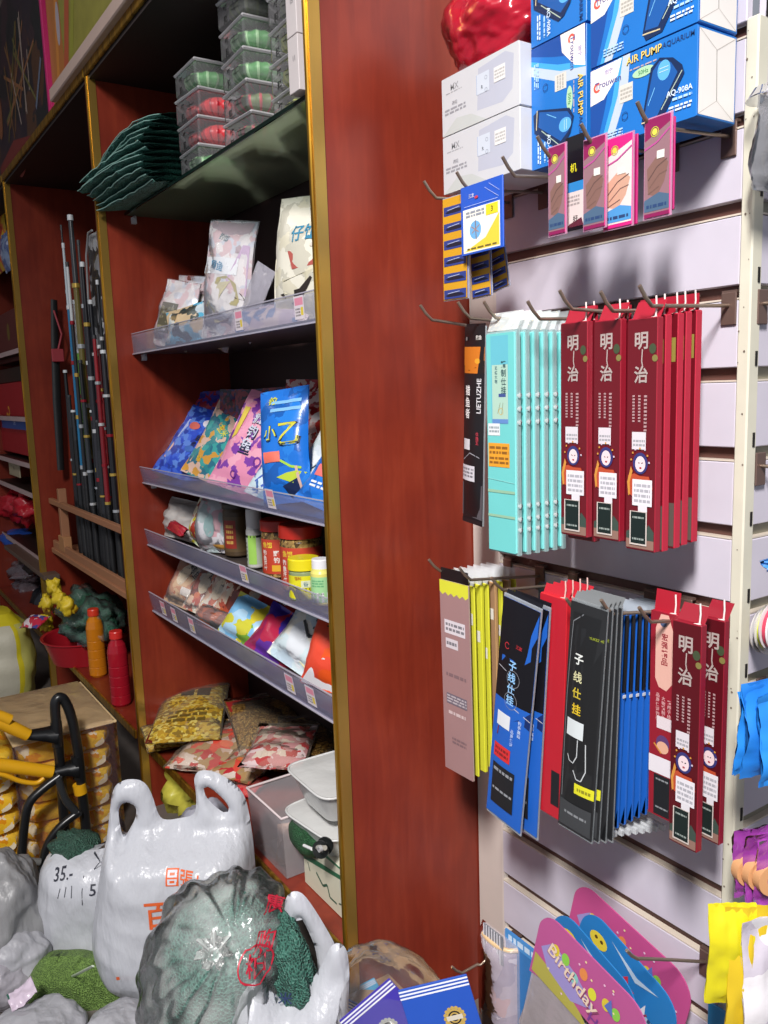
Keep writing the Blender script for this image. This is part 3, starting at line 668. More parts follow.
# red cases of the lower row
cx,w,zt,h=prect(650,612,675,818,-.115)
pk=[('r',-.5,-.5,.5,.5,'#8c1a2a'),('p',[(-.3,.42),(-.1,.49),(.2,.49),(.38,.42),(.38,.17),(.15,.13),(-.15,.14),(-.3,.18)],'#d8a89a'),('v','宏强精品',.06,.385,.0095,'#8c1a2a'),('e',.0,.45,.005,.005,'#4c5a7a'),
 ('v','品质保证钓手',-.18,.10,.0055,'#cf9a9c'),('v','大物精制仕挂',.05,.09,.0055,'#cf9a9c'),('v','精细子线手工',.28,.08,.0055,'#cf9a9c'),('r',-.2,-.06,.4,.0,'#d9ccd0'),
 ('e',.05,-.13,.010,.011,'#5a3a6a'),('e',.05,-.15,.009,.008,'#d9a48a'),('l',[(-.3,-.14),(0,-.18)],.002,'#c98a3c'),('r',-.5,-.285,.44,-.20,'#dcd6dc'),('r',-.28,-.49,.36,-.29,'#1a1c20'),('d',-.2,-.32,.3,-.305,1,'#85888c'),('d',-.2,-.46,.3,-.445,1,'#85888c')]
pack('rig_case','dark red rig case with a peach name panel, leftmost red one of the lower row','rig pack',cx,-.115,zt,w,h,.010,'#8c1a2a','#a01c30',pk,header=(.028,'#a3182a',.004),loopc='#e3d6d2')
cx,w,zt,h=prect(671,622,699,848,-.145)
pack('rig_case','front dark red rig case with opera face at the lower right, green mottled foot','rig pack',cx,-.145,zt,w,h,.011,'#541019','#861a2a',redart(),header=(.020,'#8e1a2b',.014),loopc='#e8dcd8')
cx,w,zt,h=prect(699,618,722,842,-.105)
pack('rig_case','rearmost dark red rig case at the lower right, next to the cream post','rig pack',cx,-.105,zt,w,h,.010,'#541019','#861a2a',redart(),header=(.020,'#8e1a2b',.014),loopc='#e8dcd8')
# ---- top row cards
pkm='#b01c68'
def glove(x0,y0,x1,y1,Y,label,front=True,dim=False):  # dim: darkened inks paint in the muted reflection of the foil
    cx,w,zt,h=prect(x0,y0,x1,y1,Y)
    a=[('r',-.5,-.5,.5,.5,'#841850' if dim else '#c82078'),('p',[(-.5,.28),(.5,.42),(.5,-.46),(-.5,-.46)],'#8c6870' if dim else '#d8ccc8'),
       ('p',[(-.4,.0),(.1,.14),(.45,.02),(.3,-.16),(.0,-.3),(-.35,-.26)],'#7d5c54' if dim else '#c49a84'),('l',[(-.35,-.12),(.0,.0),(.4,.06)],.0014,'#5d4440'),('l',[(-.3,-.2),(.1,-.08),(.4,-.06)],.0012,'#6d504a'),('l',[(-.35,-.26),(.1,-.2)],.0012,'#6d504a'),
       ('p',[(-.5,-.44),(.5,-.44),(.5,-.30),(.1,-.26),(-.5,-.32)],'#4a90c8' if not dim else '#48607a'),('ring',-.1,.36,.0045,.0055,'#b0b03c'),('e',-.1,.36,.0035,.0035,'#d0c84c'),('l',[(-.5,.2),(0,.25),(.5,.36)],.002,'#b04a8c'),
       ('d',-.4,-.42,.4,-.36,1,'#28406a'),('r',.0,.08,.3,.16,'#d8d4cc')]
    t=pack('glove_card',label,'glove pack',cx,Y,zt,w,h,.003,pkm,'#d0207c',a); 
    b=MB(); rim(b,w,h,.003,.0018,film('#f0a8d0',.5,.1,.2)); b.build('clear_sleeve',t)
    return t
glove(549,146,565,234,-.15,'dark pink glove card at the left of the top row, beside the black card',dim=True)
cx,w,zt,h=prect(564,150,584,230,-.13)
pack('lure_card','black and blue lure card with yellow mark between two pink cards','lure pack',cx,-.13,zt,w,h,.004,'#14141a','#14141a',[('r',-.5,-.1,.5,.1,'#2a80c0'),('r',-.5,-.46,.5,-.02,'#cfc6c2'),('t','机',.0,.28,.011,'#d8d02c'),('d',-.3,-.2,.3,-.06,3,'#9a9290'),('p',[(-.4,-.46),(.5,-.46),(.4,-.36),(-.2,-.42)],'#5a2434'),('t','好',.1,-.36,.008,'#2a2024')],header=(.02,'#14141a',0))
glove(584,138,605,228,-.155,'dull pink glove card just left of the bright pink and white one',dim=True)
glove(604,137,632,227,-.14,'bright pink and white glove card with a hand pictured')
pp=prect(608,138,637,227,-.128); pack('glove_card','plain pink glove card edge behind the bright pink and white one','glove pack',pp[0],-.128,pp[2],pp[1],pp[3],.003,pkm,pkm)
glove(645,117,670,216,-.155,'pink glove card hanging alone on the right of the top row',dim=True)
pp=prect(650,120,674,212,-.142); pack('glove_card','pink card edge behind the lone glove card at the right','glove pack',pp[0],-.142,pp[2],pp[1],pp[3],.003,pkm,pkm)
# lure strips (yellow/blue) and ring card
def strip(x0,y0,x1,y1,Y,label,roll):
    cx,w,zt,h=prect(x0,y0,x1,y1,Y); a=[('r',-.5,-.5,.5,.5,'#d09a22')]
    for i in range(6):
        v=.5-(i+.72)/6.1; a+=[('r',-.46,v-.055,.46,v+.035,'#2c3f86'),('p',[(-.4,v-.02),(-.1,v+.01),(.3,v-.005),(.42,v-.03),(.1,v-.035),(-.3,v-.035)],'#1a1c30'),('l',[(-.3,v+.0),(.2,v+.012)],.001,'#a8b0d0')]
    t=pack('lure_strip',label,'lure strip',cx,Y,zt,w,h,.003,'#d09a22','#3350a0',a,roll=roll)
    b=MB(); rim(b,w,h,.003,.0015,film('#d8dcf0',.5,.08,.3)); b.build('clear_blister',t)
strip(444,196,468,299,-.145,'left strip of yellow and blue lure packets below the white cartons',rad(1))
strip(470,215,489,297,-.125,'middle strip of lure packets showing below the blue ring card',rad(-2))
strip(484,215,500,291,-.11,'right strip of lure packets, swinging out below the blue ring card',rad(-10))
cx,w,zt,h=prect(461,181,503,252,-.158)
pack('ring_card','blue card with a white and yellow panel marked 3, hanging top left','lure pack',cx,-.158,zt,w,h,.003,'#2456c0','#2456c0',
 [('r',-.44,-.47,.44,.16,'#e6e4dc'),('p',[(-.42,-.45),(.42,-.45),(.42,.0),(.1,-.3)],'#e2c640'),('e',-.14,-.16,.0155,.0155,'#e8ecee'),('e',-.14,-.16,.0125,.0125,'#6aa8d8'),('l',[(-.14,-.02),(-.12,-.3)],.0016,'#7d5a4a'),('l',[(-.24,-.1),(-.06,-.2)],.0012,'#a87860'),('l',[(-.04,-.1),(-.22,-.2)],.0012,'#a87860'),
  ('r',.12,-.0,.4,.15,'#e4cf2a'),('t','3',.26,.075,.0075,'#2a2418'),('d',-.36,.03,.08,.13,2,'#8f94a0'),('d',-.34,-.44,.36,-.4,1,'#6d6030'),('t','三友',-.22,.34,.006,'#c8ccdc'),('l',[(.1,.4),(.42,.22)],.0006,'#b8c4e8'),('l',[(.2,.44),(.44,.3)],.0006,'#b8c4e8'),('l',[(-.4,.2),(.4,.2)],.0006,'#b8c4e8'),('e',-.1,.30,.004,.002,'#c03a4c')])
# ---------------------------------------------------------------- cartons on the top hooks
def carton(name,label,cat,x0,x1,y0,y1,z0,z1,m,front,right=(),group=None,rot90=False):
    t=thing(name,label,cat,((x0+x1)/2,(y0+y1)/2,z0),group=group); w,d,h=x1-x0,y1-y0,z1-z0
    b=MB(); b.box((0,0,h/2),(w,d,h),m,bev=.0012)
    b.art(front,lambda x,y,hh:Vector((x,-d/2-hh,y+h/2)),w,h) if not rot90 else b.art(front,lambda x,y,hh:Vector((y,-d/2-hh,-x+h/2)),h,w)
    b.art(right,lambda x,y,hh:Vector((w/2+hh,x,y+h/2)),d,h)
    b.build('printed_box',t); return t
BL=M('#1c6fc0',.3,bump=.05,var=.05)
pump=[('r',-.5,-.5,.5,.5,BL),('p',[(-.5,.5),(-.5,-.5),(-.44,-.5),(-.36,-.1),(-.26,.5)],'#0f4796'),('p',[(-.36,-.5),(-.28,-.5),(-.12,.1),(-.1,.5),(-.17,.5),(-.22,.05)],'#b8c4d0'),('p',[(-.4,-.5),(-.36,-.5),(-.22,.05),(-.17,.5),(-.21,.5),(-.28,.0)],'#3fa0dc'),
 ('p',[(-.5,.48),(-.5,.05),(-.36,.08),(-.22,.3),(-.18,.49)],'#e9e2dc'),('ring',-.43,.25,.003,.006,'#d0584a',.8,5.6),('t','Trouwen',-.32,.27,.008,'#4a4a8c'),('t','创宁',-.31,.40,.006,'#8a7ab8'),
 ('r',-.20,-.05,-.07,.16,'#d0ccc4'),('d',-.19,-.02,-.08,.12,3,'#a8a49c'),
 ('t','AIR PUMP',.035,.405,.0085,'#2b2a24'),('t','AIR PUMP',.03,.415,.0085,'#e6c86a'),('t','AQUARIUM',.34,.415,.0072,'#1c3f78'),('d',-.1,.28,.15,.31,1,'#b0a0a8'),('e',.03,.22,.016,.0055,'#a8cfa8'),('t','50Hz',.03,.22,.005,'#2c7a4a'),
 ('p',[(.02,-.36),(.05,-.46),(.20,-.44),(.40,.02),(.38,.12),(.30,.24),(.18,.30),(.10,.22)],'#08244e'),('p',[(.04,-.34),(.16,-.36),(.34,.06),(.28,.2),(.18,.26),(.12,.18)],'#12539c'),('e',.22,.14,.009,.011,'#5aa8e0'),('l',[(.2,-.3),(.38,.06)],.0012,'#a8b8a8'),('l',[(.02,-.38),(.18,-.40)],.0015,'#c8b890'),('l',[(.08,-.2),(.14,-.02)],.0008,'#7ac0ea'),('l',[(.18,.17),(.26,.17)],.0006,'#cfe4f4'),('l',[(.18,.13),(.26,.13)],.0006,'#cfe4f4'),
 ('t','AQ-908A',.36,-.16,.0075,'#d4e4f4'),('d',.30,-.26,.47,-.21,1,'#a8cbea'),('d',.27,-.38,.47,-.3,2,'#d0e0f0'),
 ('ring',-.14,-.22,.004,.0048,'#123c80'),('d',-.36,-.44,-.16,-.34,3,'#a8cbea')]
endc=[('r',-.46,-.47,.46,.47,'#e4dfda'),('l',[(-.02,.28),(.0,-.28)],.0012,'#8d8680'),('l',[(.0,-.28),(-.46,-.47)],.0006,'#b8b0a8'),('l',[(.0,-.28),(.46,-.47)],.0006,'#b8b0a8'),('l',[(-.02,.28),(-.46,.47)],.0006,'#b8b0a8'),('l',[(-.02,.28),(.46,.47)],.0006,'#b8b0a8')]
ZA=zs(7)-.0215
for i in range(2):
    carton('air_pump_carton',['blue air pump carton with white end flap, lower of the right pair','blue air pump carton with white end flap, upper of the right pair'][i],'carton',-.150,.005,-.1,-.027,ZA+.0985*i+.001,ZA+.0975*(i+1),BL,pump,endc)
    carton('air_pump_carton',['blue air pump carton standing on end, lower one between white and blue stacks','blue air pump carton standing on end, upper one at the top edge'][i],'carton',-.256,-.158,-.1,-.027,ZA+.158*i+.001,ZA+.157*(i+1),BL,pump,(),rot90=True)
WH=M('#c9c9cc',.4,bump=.03)
mx=[('r',-.5,-.5,.5,.5,'#c6c7cb'),('p',[(-.02,-.30),(.3,-.34),(.42,-.2),(.44,.34),(.34,.44),(.0,.38)],'#b3b6c4'),('p',[(-.5,-.5),(.1,-.5),(-.1,-.3),(-.3,-.26)],'#bcc0be'),('t','MX',-.32,.30,.009,'#8f9094'),('d',-.44,.2,-.22,.23,1,'#a0a0a4'),('t','磁吸',-.32,.02,.006,'#94949a'),('d',-.46,-.16,-.16,-.04,2,'#94949a'),
  ('r',-.02,-.05,.14,.28,'#c6cdd8'),('t','R',.05,.05,.005,'#3c4048'),('l',[(-.02,-.05),(-.02,.28)],.0005,'#6d94c8'),('ring',.1,.18,.0022,.0028,'#8a90a0'),('ring',.1,-.02,.0022,.0028,'#8a90a0'),('r',.2,.02,.34,.26,'#dcdad8'),('d',.21,.06,.33,.22,3,'#b0aeac')]
for i in range(2):
    carton('white_carton',['white carton marked MX in grey, lower of the two','white carton marked MX in grey, upper of the two'][i],'carton',-.425,-.2565,-.122,-.03,ZA+.0835*i+.001,ZA+.083*(i+1),WH,mx,())
# ---------------------------------------------------------------- stock on the cabinet shelves
def pouchmesh(b,w,h,d,m,mb_=None,seed=0,art=(),wr=.0025,seal=.07,nx=12,ny=16,sealm=None,bulge=(.5,.45)):
    """filled pouch, base at z=0, front toward -Y"""
    def prof(u,v):
        e=max(0,1-abs(2*u-1)**2.6)**.6; vv=(v-seal)/(1-2*seal); f=0 if vv<=0 or vv>=1 else max(0,math.sin(PI*vv**.8))**.55
        return e*f
    def pos(u,v,s,h_=0):
        n=noise.noise(Vector((u*3.1+seed*7.3,v*4.2,seed*1.9+s)))*wr*2.2+noise.noise(Vector((u*9+seed,v*11,s+4.)))*wr
        y=-s*(d/2*prof(u,v)+.0006+h_)+n*(1 if s>0 else .6)
        wob=1-.03*math.sin(v*PI); return Vector(((u-.5)*w*wob,y+.004*math.sin(v*5+seed),v*h))
    mf=(lambda u,v:(sealm if (v<seal or v>1-seal) else m)) if sealm else None
    b.grid(lambda u,v:pos(u,v,1),nx,ny,m,mf); b.grid(lambda u,v:pos(u,v,-1),nx,ny,mb_ or m,flip=True)
    def sf(x,y,hh): return pos(min(.98,max(.02,x/w+.5)),min(.99,max(.01,y/h+.5)),1,hh)
    b.art(art,sf,w,h,off=.0012,step=.00008)
def basis_rot(lean=0,roll=0,yaw=0):
    """lean: top toward the wall; roll: clockwise seen from the aisle; yaw about the vertical"""
    return (Matrix.Rotation(rad(yaw),3,'Z')@Matrix.Rotation(-rad(lean),3,'X')@Matrix.Rotation(rad(roll),3,'Y')).to_euler()
def pouch(name,label,cat,px,py,Y,w,h,d,m,lean=0,roll=0,yaw=0,z=None,zoff=0,art=(),seed=0,group=None,cover=None,sealm=None,back=None,**k):
    p=atY(px+PX.get(z,0),py,Y); w*=SCL.get(z,1); h*=SCH.get(z,1); d*=1.15
    if z is None: z=p.z
    yaw+=YW.get(z,0)
    if z in YW: p.x=max(p.x,XB+.024+w/2*math.cos(rad(yaw)))
    t=thing(name,label,cat,(p.x,Y+.02,z+zoff),basis_rot(lean,roll,yaw),group)
    b=MB(); pouchmesh(b,w,h,d,m,back,seed,art,sealm=sealm,**k); b.build('printed_pouch',t)
    if cover:
        b=MB(); pouchmesh(b,w*1.02,h*1.01,d+.003,cover,None,seed,wr=.0035); b.build('clear_skin',t)
    return t
S1,S2,S3,S4,S5=1.693,1.329,.974,.797,.604
CLR=film('#e8e8ee',.14,.1,.7)
SCL={S2:1.25,S3:1.25,S4:1.2,S5:1.25}; SCH={S2:1.18,S3:1.02,S4:.95,S5:.86}; PX={S2:-4,S3:-9,S4:-6,S5:-9}; YW={S2:22,S3:30,S4:16,S5:30}
# shelf two: white and pink pouches
whp=busy(['#dcd8da','#d9c0c4','#e6e2e2','#cfd3dd'],30,seed=1,bump=.4)
fish=[('p',[(-.34,-.22),(-.1,.02),(.1,.04),(.3,-.02),(.36,-.16),(.12,-.34),(-.14,-.36)],'#b8ae80'),('p',[(-.3,-.2),(-.05,-.02),(.2,.0),(.0,-.12),(-.14,-.28)],'#d0c8a8'),('p',[(-.1,-.36),(.12,-.34),(.36,-.16),(.2,-.3)],'#5a3a30')]
pouch('bait_pouch','tall pink-white bait pouch with blue characters standing highest on the second shelf','bait pouch',218,322,-.15,.125,.235,.04,whp,lean=4,roll=9,z=S2,seed=1,cover=CLR,
 art=[('p',[(-.45,.49),(.45,.49),(.3,.24),(-.45,.18)],'#b8a8b0'),('t','钓饵',-.1,.36,.016,'#7d8c94',-14),('r',-.46,.05,.3,.19,'#e6e8ec'),('t','鲫鱼',-.12,.12,.022,'#3a8cb4',-10),('p',[(.1,.0),(.46,-.12),(.46,.3),(.34,.3)],'#c8b0cc'),('p',[(-.05,-.0),(.4,-.1),(.46,-.15),(.3,-.14)],'#3a1c18')]+fish)
pouch('bait_pouch','cream bait pouch with blue characters and fish picture, right end of second shelf','bait pouch',300,302,-.13,.15,.225,.05,busy(['#d8d2bc','#e4e0d0','#c8c4b4'],20,seed=2),lean=6,roll=4,z=S2,seed=2,
 art=[('t','仔饵',.0,.20,.034,'#3a86a8',4),('p',[(-.2,.06),(.3,.08),(.2,-.05),(-.1,-.08)],'#a8524a'),('p',[(-.42,-.08),(-.2,-.16),(.1,-.1),(.3,.06),(.34,-.04),(.1,-.2),(-.2,-.26),(-.4,-.2)],'#d4ceb4'),('p',[(-.3,-.26),(.0,-.22),(.26,-.06),(.05,-.26),(-.1,-.34)],'#2c2420'),('p',[(-.5,-.3),(-.3,-.42),(.0,-.48),(-.5,-.5)],'#b8c8d8'),('e',.16,.1,.008,.004,'#d8d0c4')])
pouch('bait_pouch','white pouch with a dark picture window, leftmost on the second shelf','bait pouch',160,332,-.17,.11,.155,.04,whp,lean=10,roll=12,z=S2,seed=3,cover=CLR,art=[('r',-.3,-.3,.2,.15,'#5d5a48'),('d',-.28,-.25,.18,.1,5,'#8f8a70'),('p',[(-.5,.3),(.4,.46),(.4,.3),(-.4,.2)],'#d8d4da')])
pouch('bait_pouch','white pouch with pointed tip behind the leftmost one on the second shelf','bait pouch',184,330,-.12,.12,.165,.03,whp,lean=8,roll=8,z=S2,seed=4,cover=CLR,art=[('r',.0,-.05,.3,.25,'#6d6450')])
pouch('bait_pouch','small sky-blue and white pouch lying low among the white ones','bait pouch',182,336,-.185,.12,.085,.03,busy(['#5a9cb8','#b8c8d0','#c8b08c','#2c3c3c','#5aa8c8'],26,seed=5),lean=14,roll=-8,z=S2,seed=5)
pouch('bait_pouch','pale pink pouch with orange print beside the tallest pouch','bait pouch',205,326,-.125,.11,.165,.03,busy(['#d8c0cc','#cfa07a','#e0d4dc','#a86850'],22,seed=6),lean=6,roll=22,z=S2,seed=6,cover=CLR)
pouch('bait_pouch','narrow empty clear pouch flap poking up in the dark gap on second shelf','bait pouch',236,320,-.14,.05,.15,.012,film('#c8c4d0',.5,.1,.5),lean=2,roll=30,z=S2,seed=7)
for i,(x,y) in enumerate(((248,315),(270,308))):
    pouch('bait_pouch','flat pale pouch lying behind the second shelf rail, %s one'%('left' if i==0 else 'right'),'bait pouch',x,y,-.17,.13,.06,.03,busy(['#c8b8c8','#7d90b8','#d8c8cc'],18,seed=8+i),lean=35,z=S2,seed=8+i)
# shelf three: vivid pouches leaning back
def P3(label,px,py,Y,w,h,d,cols,lean,roll,seed,art=(),sc=45,zo=0,yaw=0,cover=None): 
    return pouch('bait_pouch',label,'bait pouch',px,py,Y,w,h,d,busy(cols,sc,seed=seed),lean,roll,yaw,z=S3,zoff=zo,art=art,seed=seed,cover=cover)
P3('blue pouch with peach and white front, leftmost on the third shelf',165,472,-.185,.15,.22,.045,['#2a4cc0','#3c64d0','#5a84d8','#2440a0'],34,14,11,[('p',[(-.34,-.30),(.40,-.22),(.40,.42),(-.30,.28)],'#d8b09c'),('p',[(-.30,.0),(.40,.06),(.40,.42),(-.30,.28)],'#a8b4dc'),('v','鲤鱼',.12,.06,.022,'#242a50'),('e',-.1,.2,.02,.012,'#c86458'),('e',.1,.28,.014,.012,'#e0dce8'),('e',.1,-.12,.018,.010,'#3a68b8'),('e',.25,.2,.014,.01,'#c85a50')])
P3('teal and orange pouch with yellow characters between blue and pink ones',203,474,-.15,.13,.24,.04,['#2a8088','#3c9a98','#c8923c','#d0b0a0','#2a6a80'],28,18,12,[('t','玉米',.0,.08,.022,'#d8d03c',-25),('p',[(-.4,-.36),(.3,-.40),(.4,-.1),(-.2,-.05)],'#cfa890'),('t','鲜',-.2,-.3,.018,'#e0b42c')],sc=30)
P3('pink pouch with purple blotches and black outlined characters on the third shelf',236,482,-.195,.155,.25,.05,['#d88aa8','#d88aa8','#e0a0b4','#7a3c9c'],30,14,13,[('v','疯钓鱼',-.06,.20,.034,'#1c1c40'),('v','疯钓鱼',-.065,.203,.030,'#c8ccdc'),('l',[(.0,.4),(.04,.3),(-.08,.25)],.005,'#a8b03c'),('p',[(-.4,.3),(-.34,-.05),(-.28,.0),(-.3,.3)],'#d8c04c'),('ring',.2,-.2,.008,.012,'#6a2c8c'),('ring',-.1,-.36,.006,.009,'#6a2c8c')],sc=30)
P3('white pouch with blue strokes lying low in the middle of third shelf',262,488,-.205,.10,.13,.035,['#dce4e8','#c8dce4','#8cb4cc','#3c64a8'],42,18,14,[('l',[(-.3,-.3),(.1,.1),(.4,.3)],.004,'#3c5ab0'),('l',[(-.1,-.35),(.25,.0)],.004,'#3c5ab0'),('d',-.3,.1,.4,.3,3,'#2c2c40')],sc=26)
P3('upright bright blue pouch with yellow characters standing on the third shelf',288,500,-.20,.095,.235,.04,['#1c6cc8','#2478d0','#1858a8','#1c6cc8'],12,-7,15,[('v','钓',-.2,.40,.020,'#c8cc3c'),('r',-.2,.36,.4,.39,'#7ab0dc'),('r',-.2,.29,.4,.32,'#7ab0dc'),('t','小',-.18,.10,.034,'#10203c'),('t','小',-.19,.105,.030,'#d0d03c'),('t','乙',.20,.08,.050,'#10203c'),('t','乙',.19,.085,.046,'#c8c43c'),('r',-.32,-.15,-.0,-.06,'#d86a58'),('l',[(0,-.14),(.2,-.2),(.4,-.22)],.005,'#9cc83c'),('p',[(-.1,-.28),(.2,-.34),(.5,-.26),(.3,-.24),(.1,-.25)],'#b8cc3c'),('p',[(.0,-.36),(.3,-.3),(.34,-.44),(.1,-.46)],'#182850'),('l',[(.3,-.2),(.34,-.4)],.006,'#c8a898')],sc=20)
P3('white and red pouch behind the upright blue one, near the trim',305,470,-.09,.13,.20,.04,['#c8342c','#d8ccc8','#8c1c20','#d8a8a0'],24,4,16,sc=34,zo=.03)
P3('white pouch with grey curved side and red print right of the blue pouch',306,495,-.16,.09,.20,.04,['#d8dcdc','#b8c4c4','#c8d0d4','#7d8c90'],26,20,17,[('t','饵',-.1,.25,.02,'#c8505c'),('l',[(.1,-.3),(.4,.2)],.006,'#5d6c70')],sc=14)
P3('pale grey-green pouch curving behind the right blue pouch',312,500,-.175,.10,.20,.05,['#c0ccc8','#a8b4b0','#d8e0dc','#8c9890'],36,26,18,[('t','鱼',.0,.36,.02,'#a8a83c'),('l',[(-.4,-.2),(.2,.3)],.005,'#2c3430')],sc=10)
P3('blue pouch with yellow-green character at the right end of the third shelf',318,508,-.195,.11,.15,.045,['#1c6cc8','#2478d0','#1858a8'],36,20,19,[('t','鲤',.1,.2,.034,'#10203c'),('t','鲤',.09,.205,.030,'#b8c83c'),('r',-.3,-.14,.1,.02,'#d86a68'),('d',-.3,-.3,.3,-.2,2,'#d8dce0')],sc=20)
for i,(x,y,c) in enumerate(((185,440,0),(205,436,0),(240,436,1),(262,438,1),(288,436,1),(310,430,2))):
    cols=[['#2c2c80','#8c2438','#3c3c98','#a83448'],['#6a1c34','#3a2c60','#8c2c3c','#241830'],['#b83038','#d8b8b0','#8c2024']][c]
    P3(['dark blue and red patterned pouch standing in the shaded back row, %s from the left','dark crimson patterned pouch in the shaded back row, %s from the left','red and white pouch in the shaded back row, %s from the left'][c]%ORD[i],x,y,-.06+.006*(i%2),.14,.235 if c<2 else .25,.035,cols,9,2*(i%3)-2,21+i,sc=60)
# shelf four
t=pouch('carrier_bag','crumpled white bag holding a red packet at the left of the fourth shelf','bag',158,528,-.17,.17,.12,.10,bagplastic('#c8c4c0',.2),lean=16,roll=4,z=S4,seed=31,wr=.01)
b=MB(); pouchmesh(b,.15,.03,.03,M('#a02030',.25,bump=.3),seed=32); q=b.build('snack_packet'); q.location=atY(172,531,-.215); q.location.y=-.215; q.rotation_euler=basis_rot(70,6,0); tag(q,'shiny red packet lying inside the crumpled white bag','packet')
pouch('bait_pouch','yellow and white pouch with red trim beside the crumpled white bag','bait pouch',199,548,-.18,.10,.135,.04,busy(['#e0dcc0','#d8cc3c','#c8d8b0','#e4e0d8','#a83c30'],34,seed=33),lean=12,roll=16,z=S4,seed=33,art=[('l',[(-.3,.0),(.1,.3)],.008,'#d8d02c'),('e',.1,-.1,.012,.012,'#b0cc8c')])
pouch('bait_pouch','frosted pouch with pink top standing in the middle left of fourth shelf','bait pouch',214,556,-.175,.105,.165,.05,busy(['#c8ccd0','#d8d4d8','#a8b8b8','#d8a8b0'],16,seed=34),lean=8,roll=-4,z=S4,seed=34,cover=CLR,art=[('p',[(-.4,.49),(.4,.40),(.3,.3),(-.3,.36)],'#d0909c'),('e',.1,-.05,.02,.03,'#8ca8a8'),('r',.1,-.44,.4,-.36,'#d8a04c')])
def jar(label,px,py,Y,r,h,body,lid,lidh,labelc,art,cont=None,lr=1.04,z=S4,cat='jar',name='bait_jar'):
    p=atY(px,py,Y); t=thing(name,label,cat,(p.x,Y,z))
    b=MB(); b.lathe([(0,.001),(r*.92,.001),(r,.004),(r,h*.86),(r*.9,h*.93),(r*.84,h)],(0,0,0),body,24); 
    if cont: b.lathe([(r*1.004,h*.8),(r*.97,h*.9),(r*.88,h*.94)],(0,0,0),cont,24)
    b.build('jar_body',t)
    b=MB(); b.lathe([(r*lr,h*.93),(r*lr,h*.93+lidh*.9),(r*lr*.94,h*.93+lidh),(0,h*.93+lidh)],(0,0,0),lid,28); b.lathe([(r*lr*1.01,h*.93),(r*lr*1.01,h*.93+lidh*.15)],(0,0,0),lid,28); b.build('lid',t)
    b=MB(); l0,l1=h*.10,h*.78; b.lathe([(r*1.01,l0),(r*1.01,l1)],(0,0,0),labelc,28)
    a0=-PI/2+rad(38)
    def sf(x,y,hh): w=a0+x/r; return Vector(((r*1.012+hh)*math.cos(w),(r*1.012+hh)*math.sin(w),(l0+l1)/2+y))
    b.art(art,sf,r*2,l1-l0); b.build('paper_label',t); return t
jl=[('t','鱼饵',-.15,.34,.013,'#e0c43c'),('v','钓鱼开饵',-.25,.12,.011,'#e0d8d0'),('v','野钓',.12,.1,.013,'#e0d8d0'),('r',-.02,-.42,.26,-.24,'#d8a42c'),('l',[(.3,-.4),(.5,-.2)],.002,'#2c1410')]
NUT=busy(['#6d5230','#8c7040','#a88a50','#4a3820'],110,.2,seed=40)
RL=M('#a82418',.35); LB=M('#b8402c',.4)
jar('red-lidded jar of bait grain with red label, left of the pair','' and 0 or 281,568,-.145,.040,.112,NUT,RL,.024,LB,jl,NUT)
jar('red-lidded jar of bait grain with red label, right and nearer of the pair',303,580,-.165,.044,.118,NUT,RL,.026,LB,jl,NUT)
YL=M('#d8c81c',.3)
jar('small yellow-lidded tub with a yellow label in front of the red-lidded jars',305,592,-.205,.030,.066,film('#b8c890',.5,.1,.1),YL,.022,M('#d0c820',.4),[('t','饵料',0,.4,.007,'#a05020'),('r',.1,.0,.4,.3,'#c8ccb0'),('t','香',.25,.15,.009,'#30607a'),('t','3 50',.35,-.1,.007,'#503a18'),('p',[(-.5,-.3),(.3,-.4),(.3,-.5),(-.5,-.5)],'#88b848')])
jar('small bottle with white cap and green label, beside the gold trim','' and 0 or 322,598,-.20,.020,.072,M('#d8d070',.3),M('#dcdce0',.35),.022,M('#98c890',.4),[('r',-.5,-.5,.5,-.1,'#d0d0d0'),('d',-.3,-.2,.3,-.1,1,'#888888'),('d',-.3,.1,.3,.4,3,'#60a070')],lr=.85)
jar('slim white bottle with black band and green stripe standing left of the jars','' and 0 or 256,562,-.15,.020,.100,M('#b8b8b4',.4),M('#d0d0d0',.35),.045,M('#a8b0a0',.4),[('r',-.2,-.5,.3,.5,'#98c858'),('r',-1.6,.42,1.6,.5,'#1c1c1c',16),('d',-.8,-.4,-.3,.3,5,'#707068')],lr=.9)
jar('dark brown tin with red panel standing in shade behind the frosted pouch','' and 0 or 238,545,-.12,.034,.13,M('#4a3a28',.4),M('#3a3024',.4),.012,M('#5a4830',.4),[('r',-.3,-.4,.2,.4,'#8c2c20'),('d',-.2,-.3,.1,.3,4,'#c8a050')],name='bait_tin',cat='tin')
jar('dark tin at the back of the fourth shelf, left of the white bottle',' ' and 247,548,-.075,.030,.125,M('#3c3428',.4),M('#2c2820',.4),.012,M('#584c34',.4),[],name='bait_tin',cat='tin')
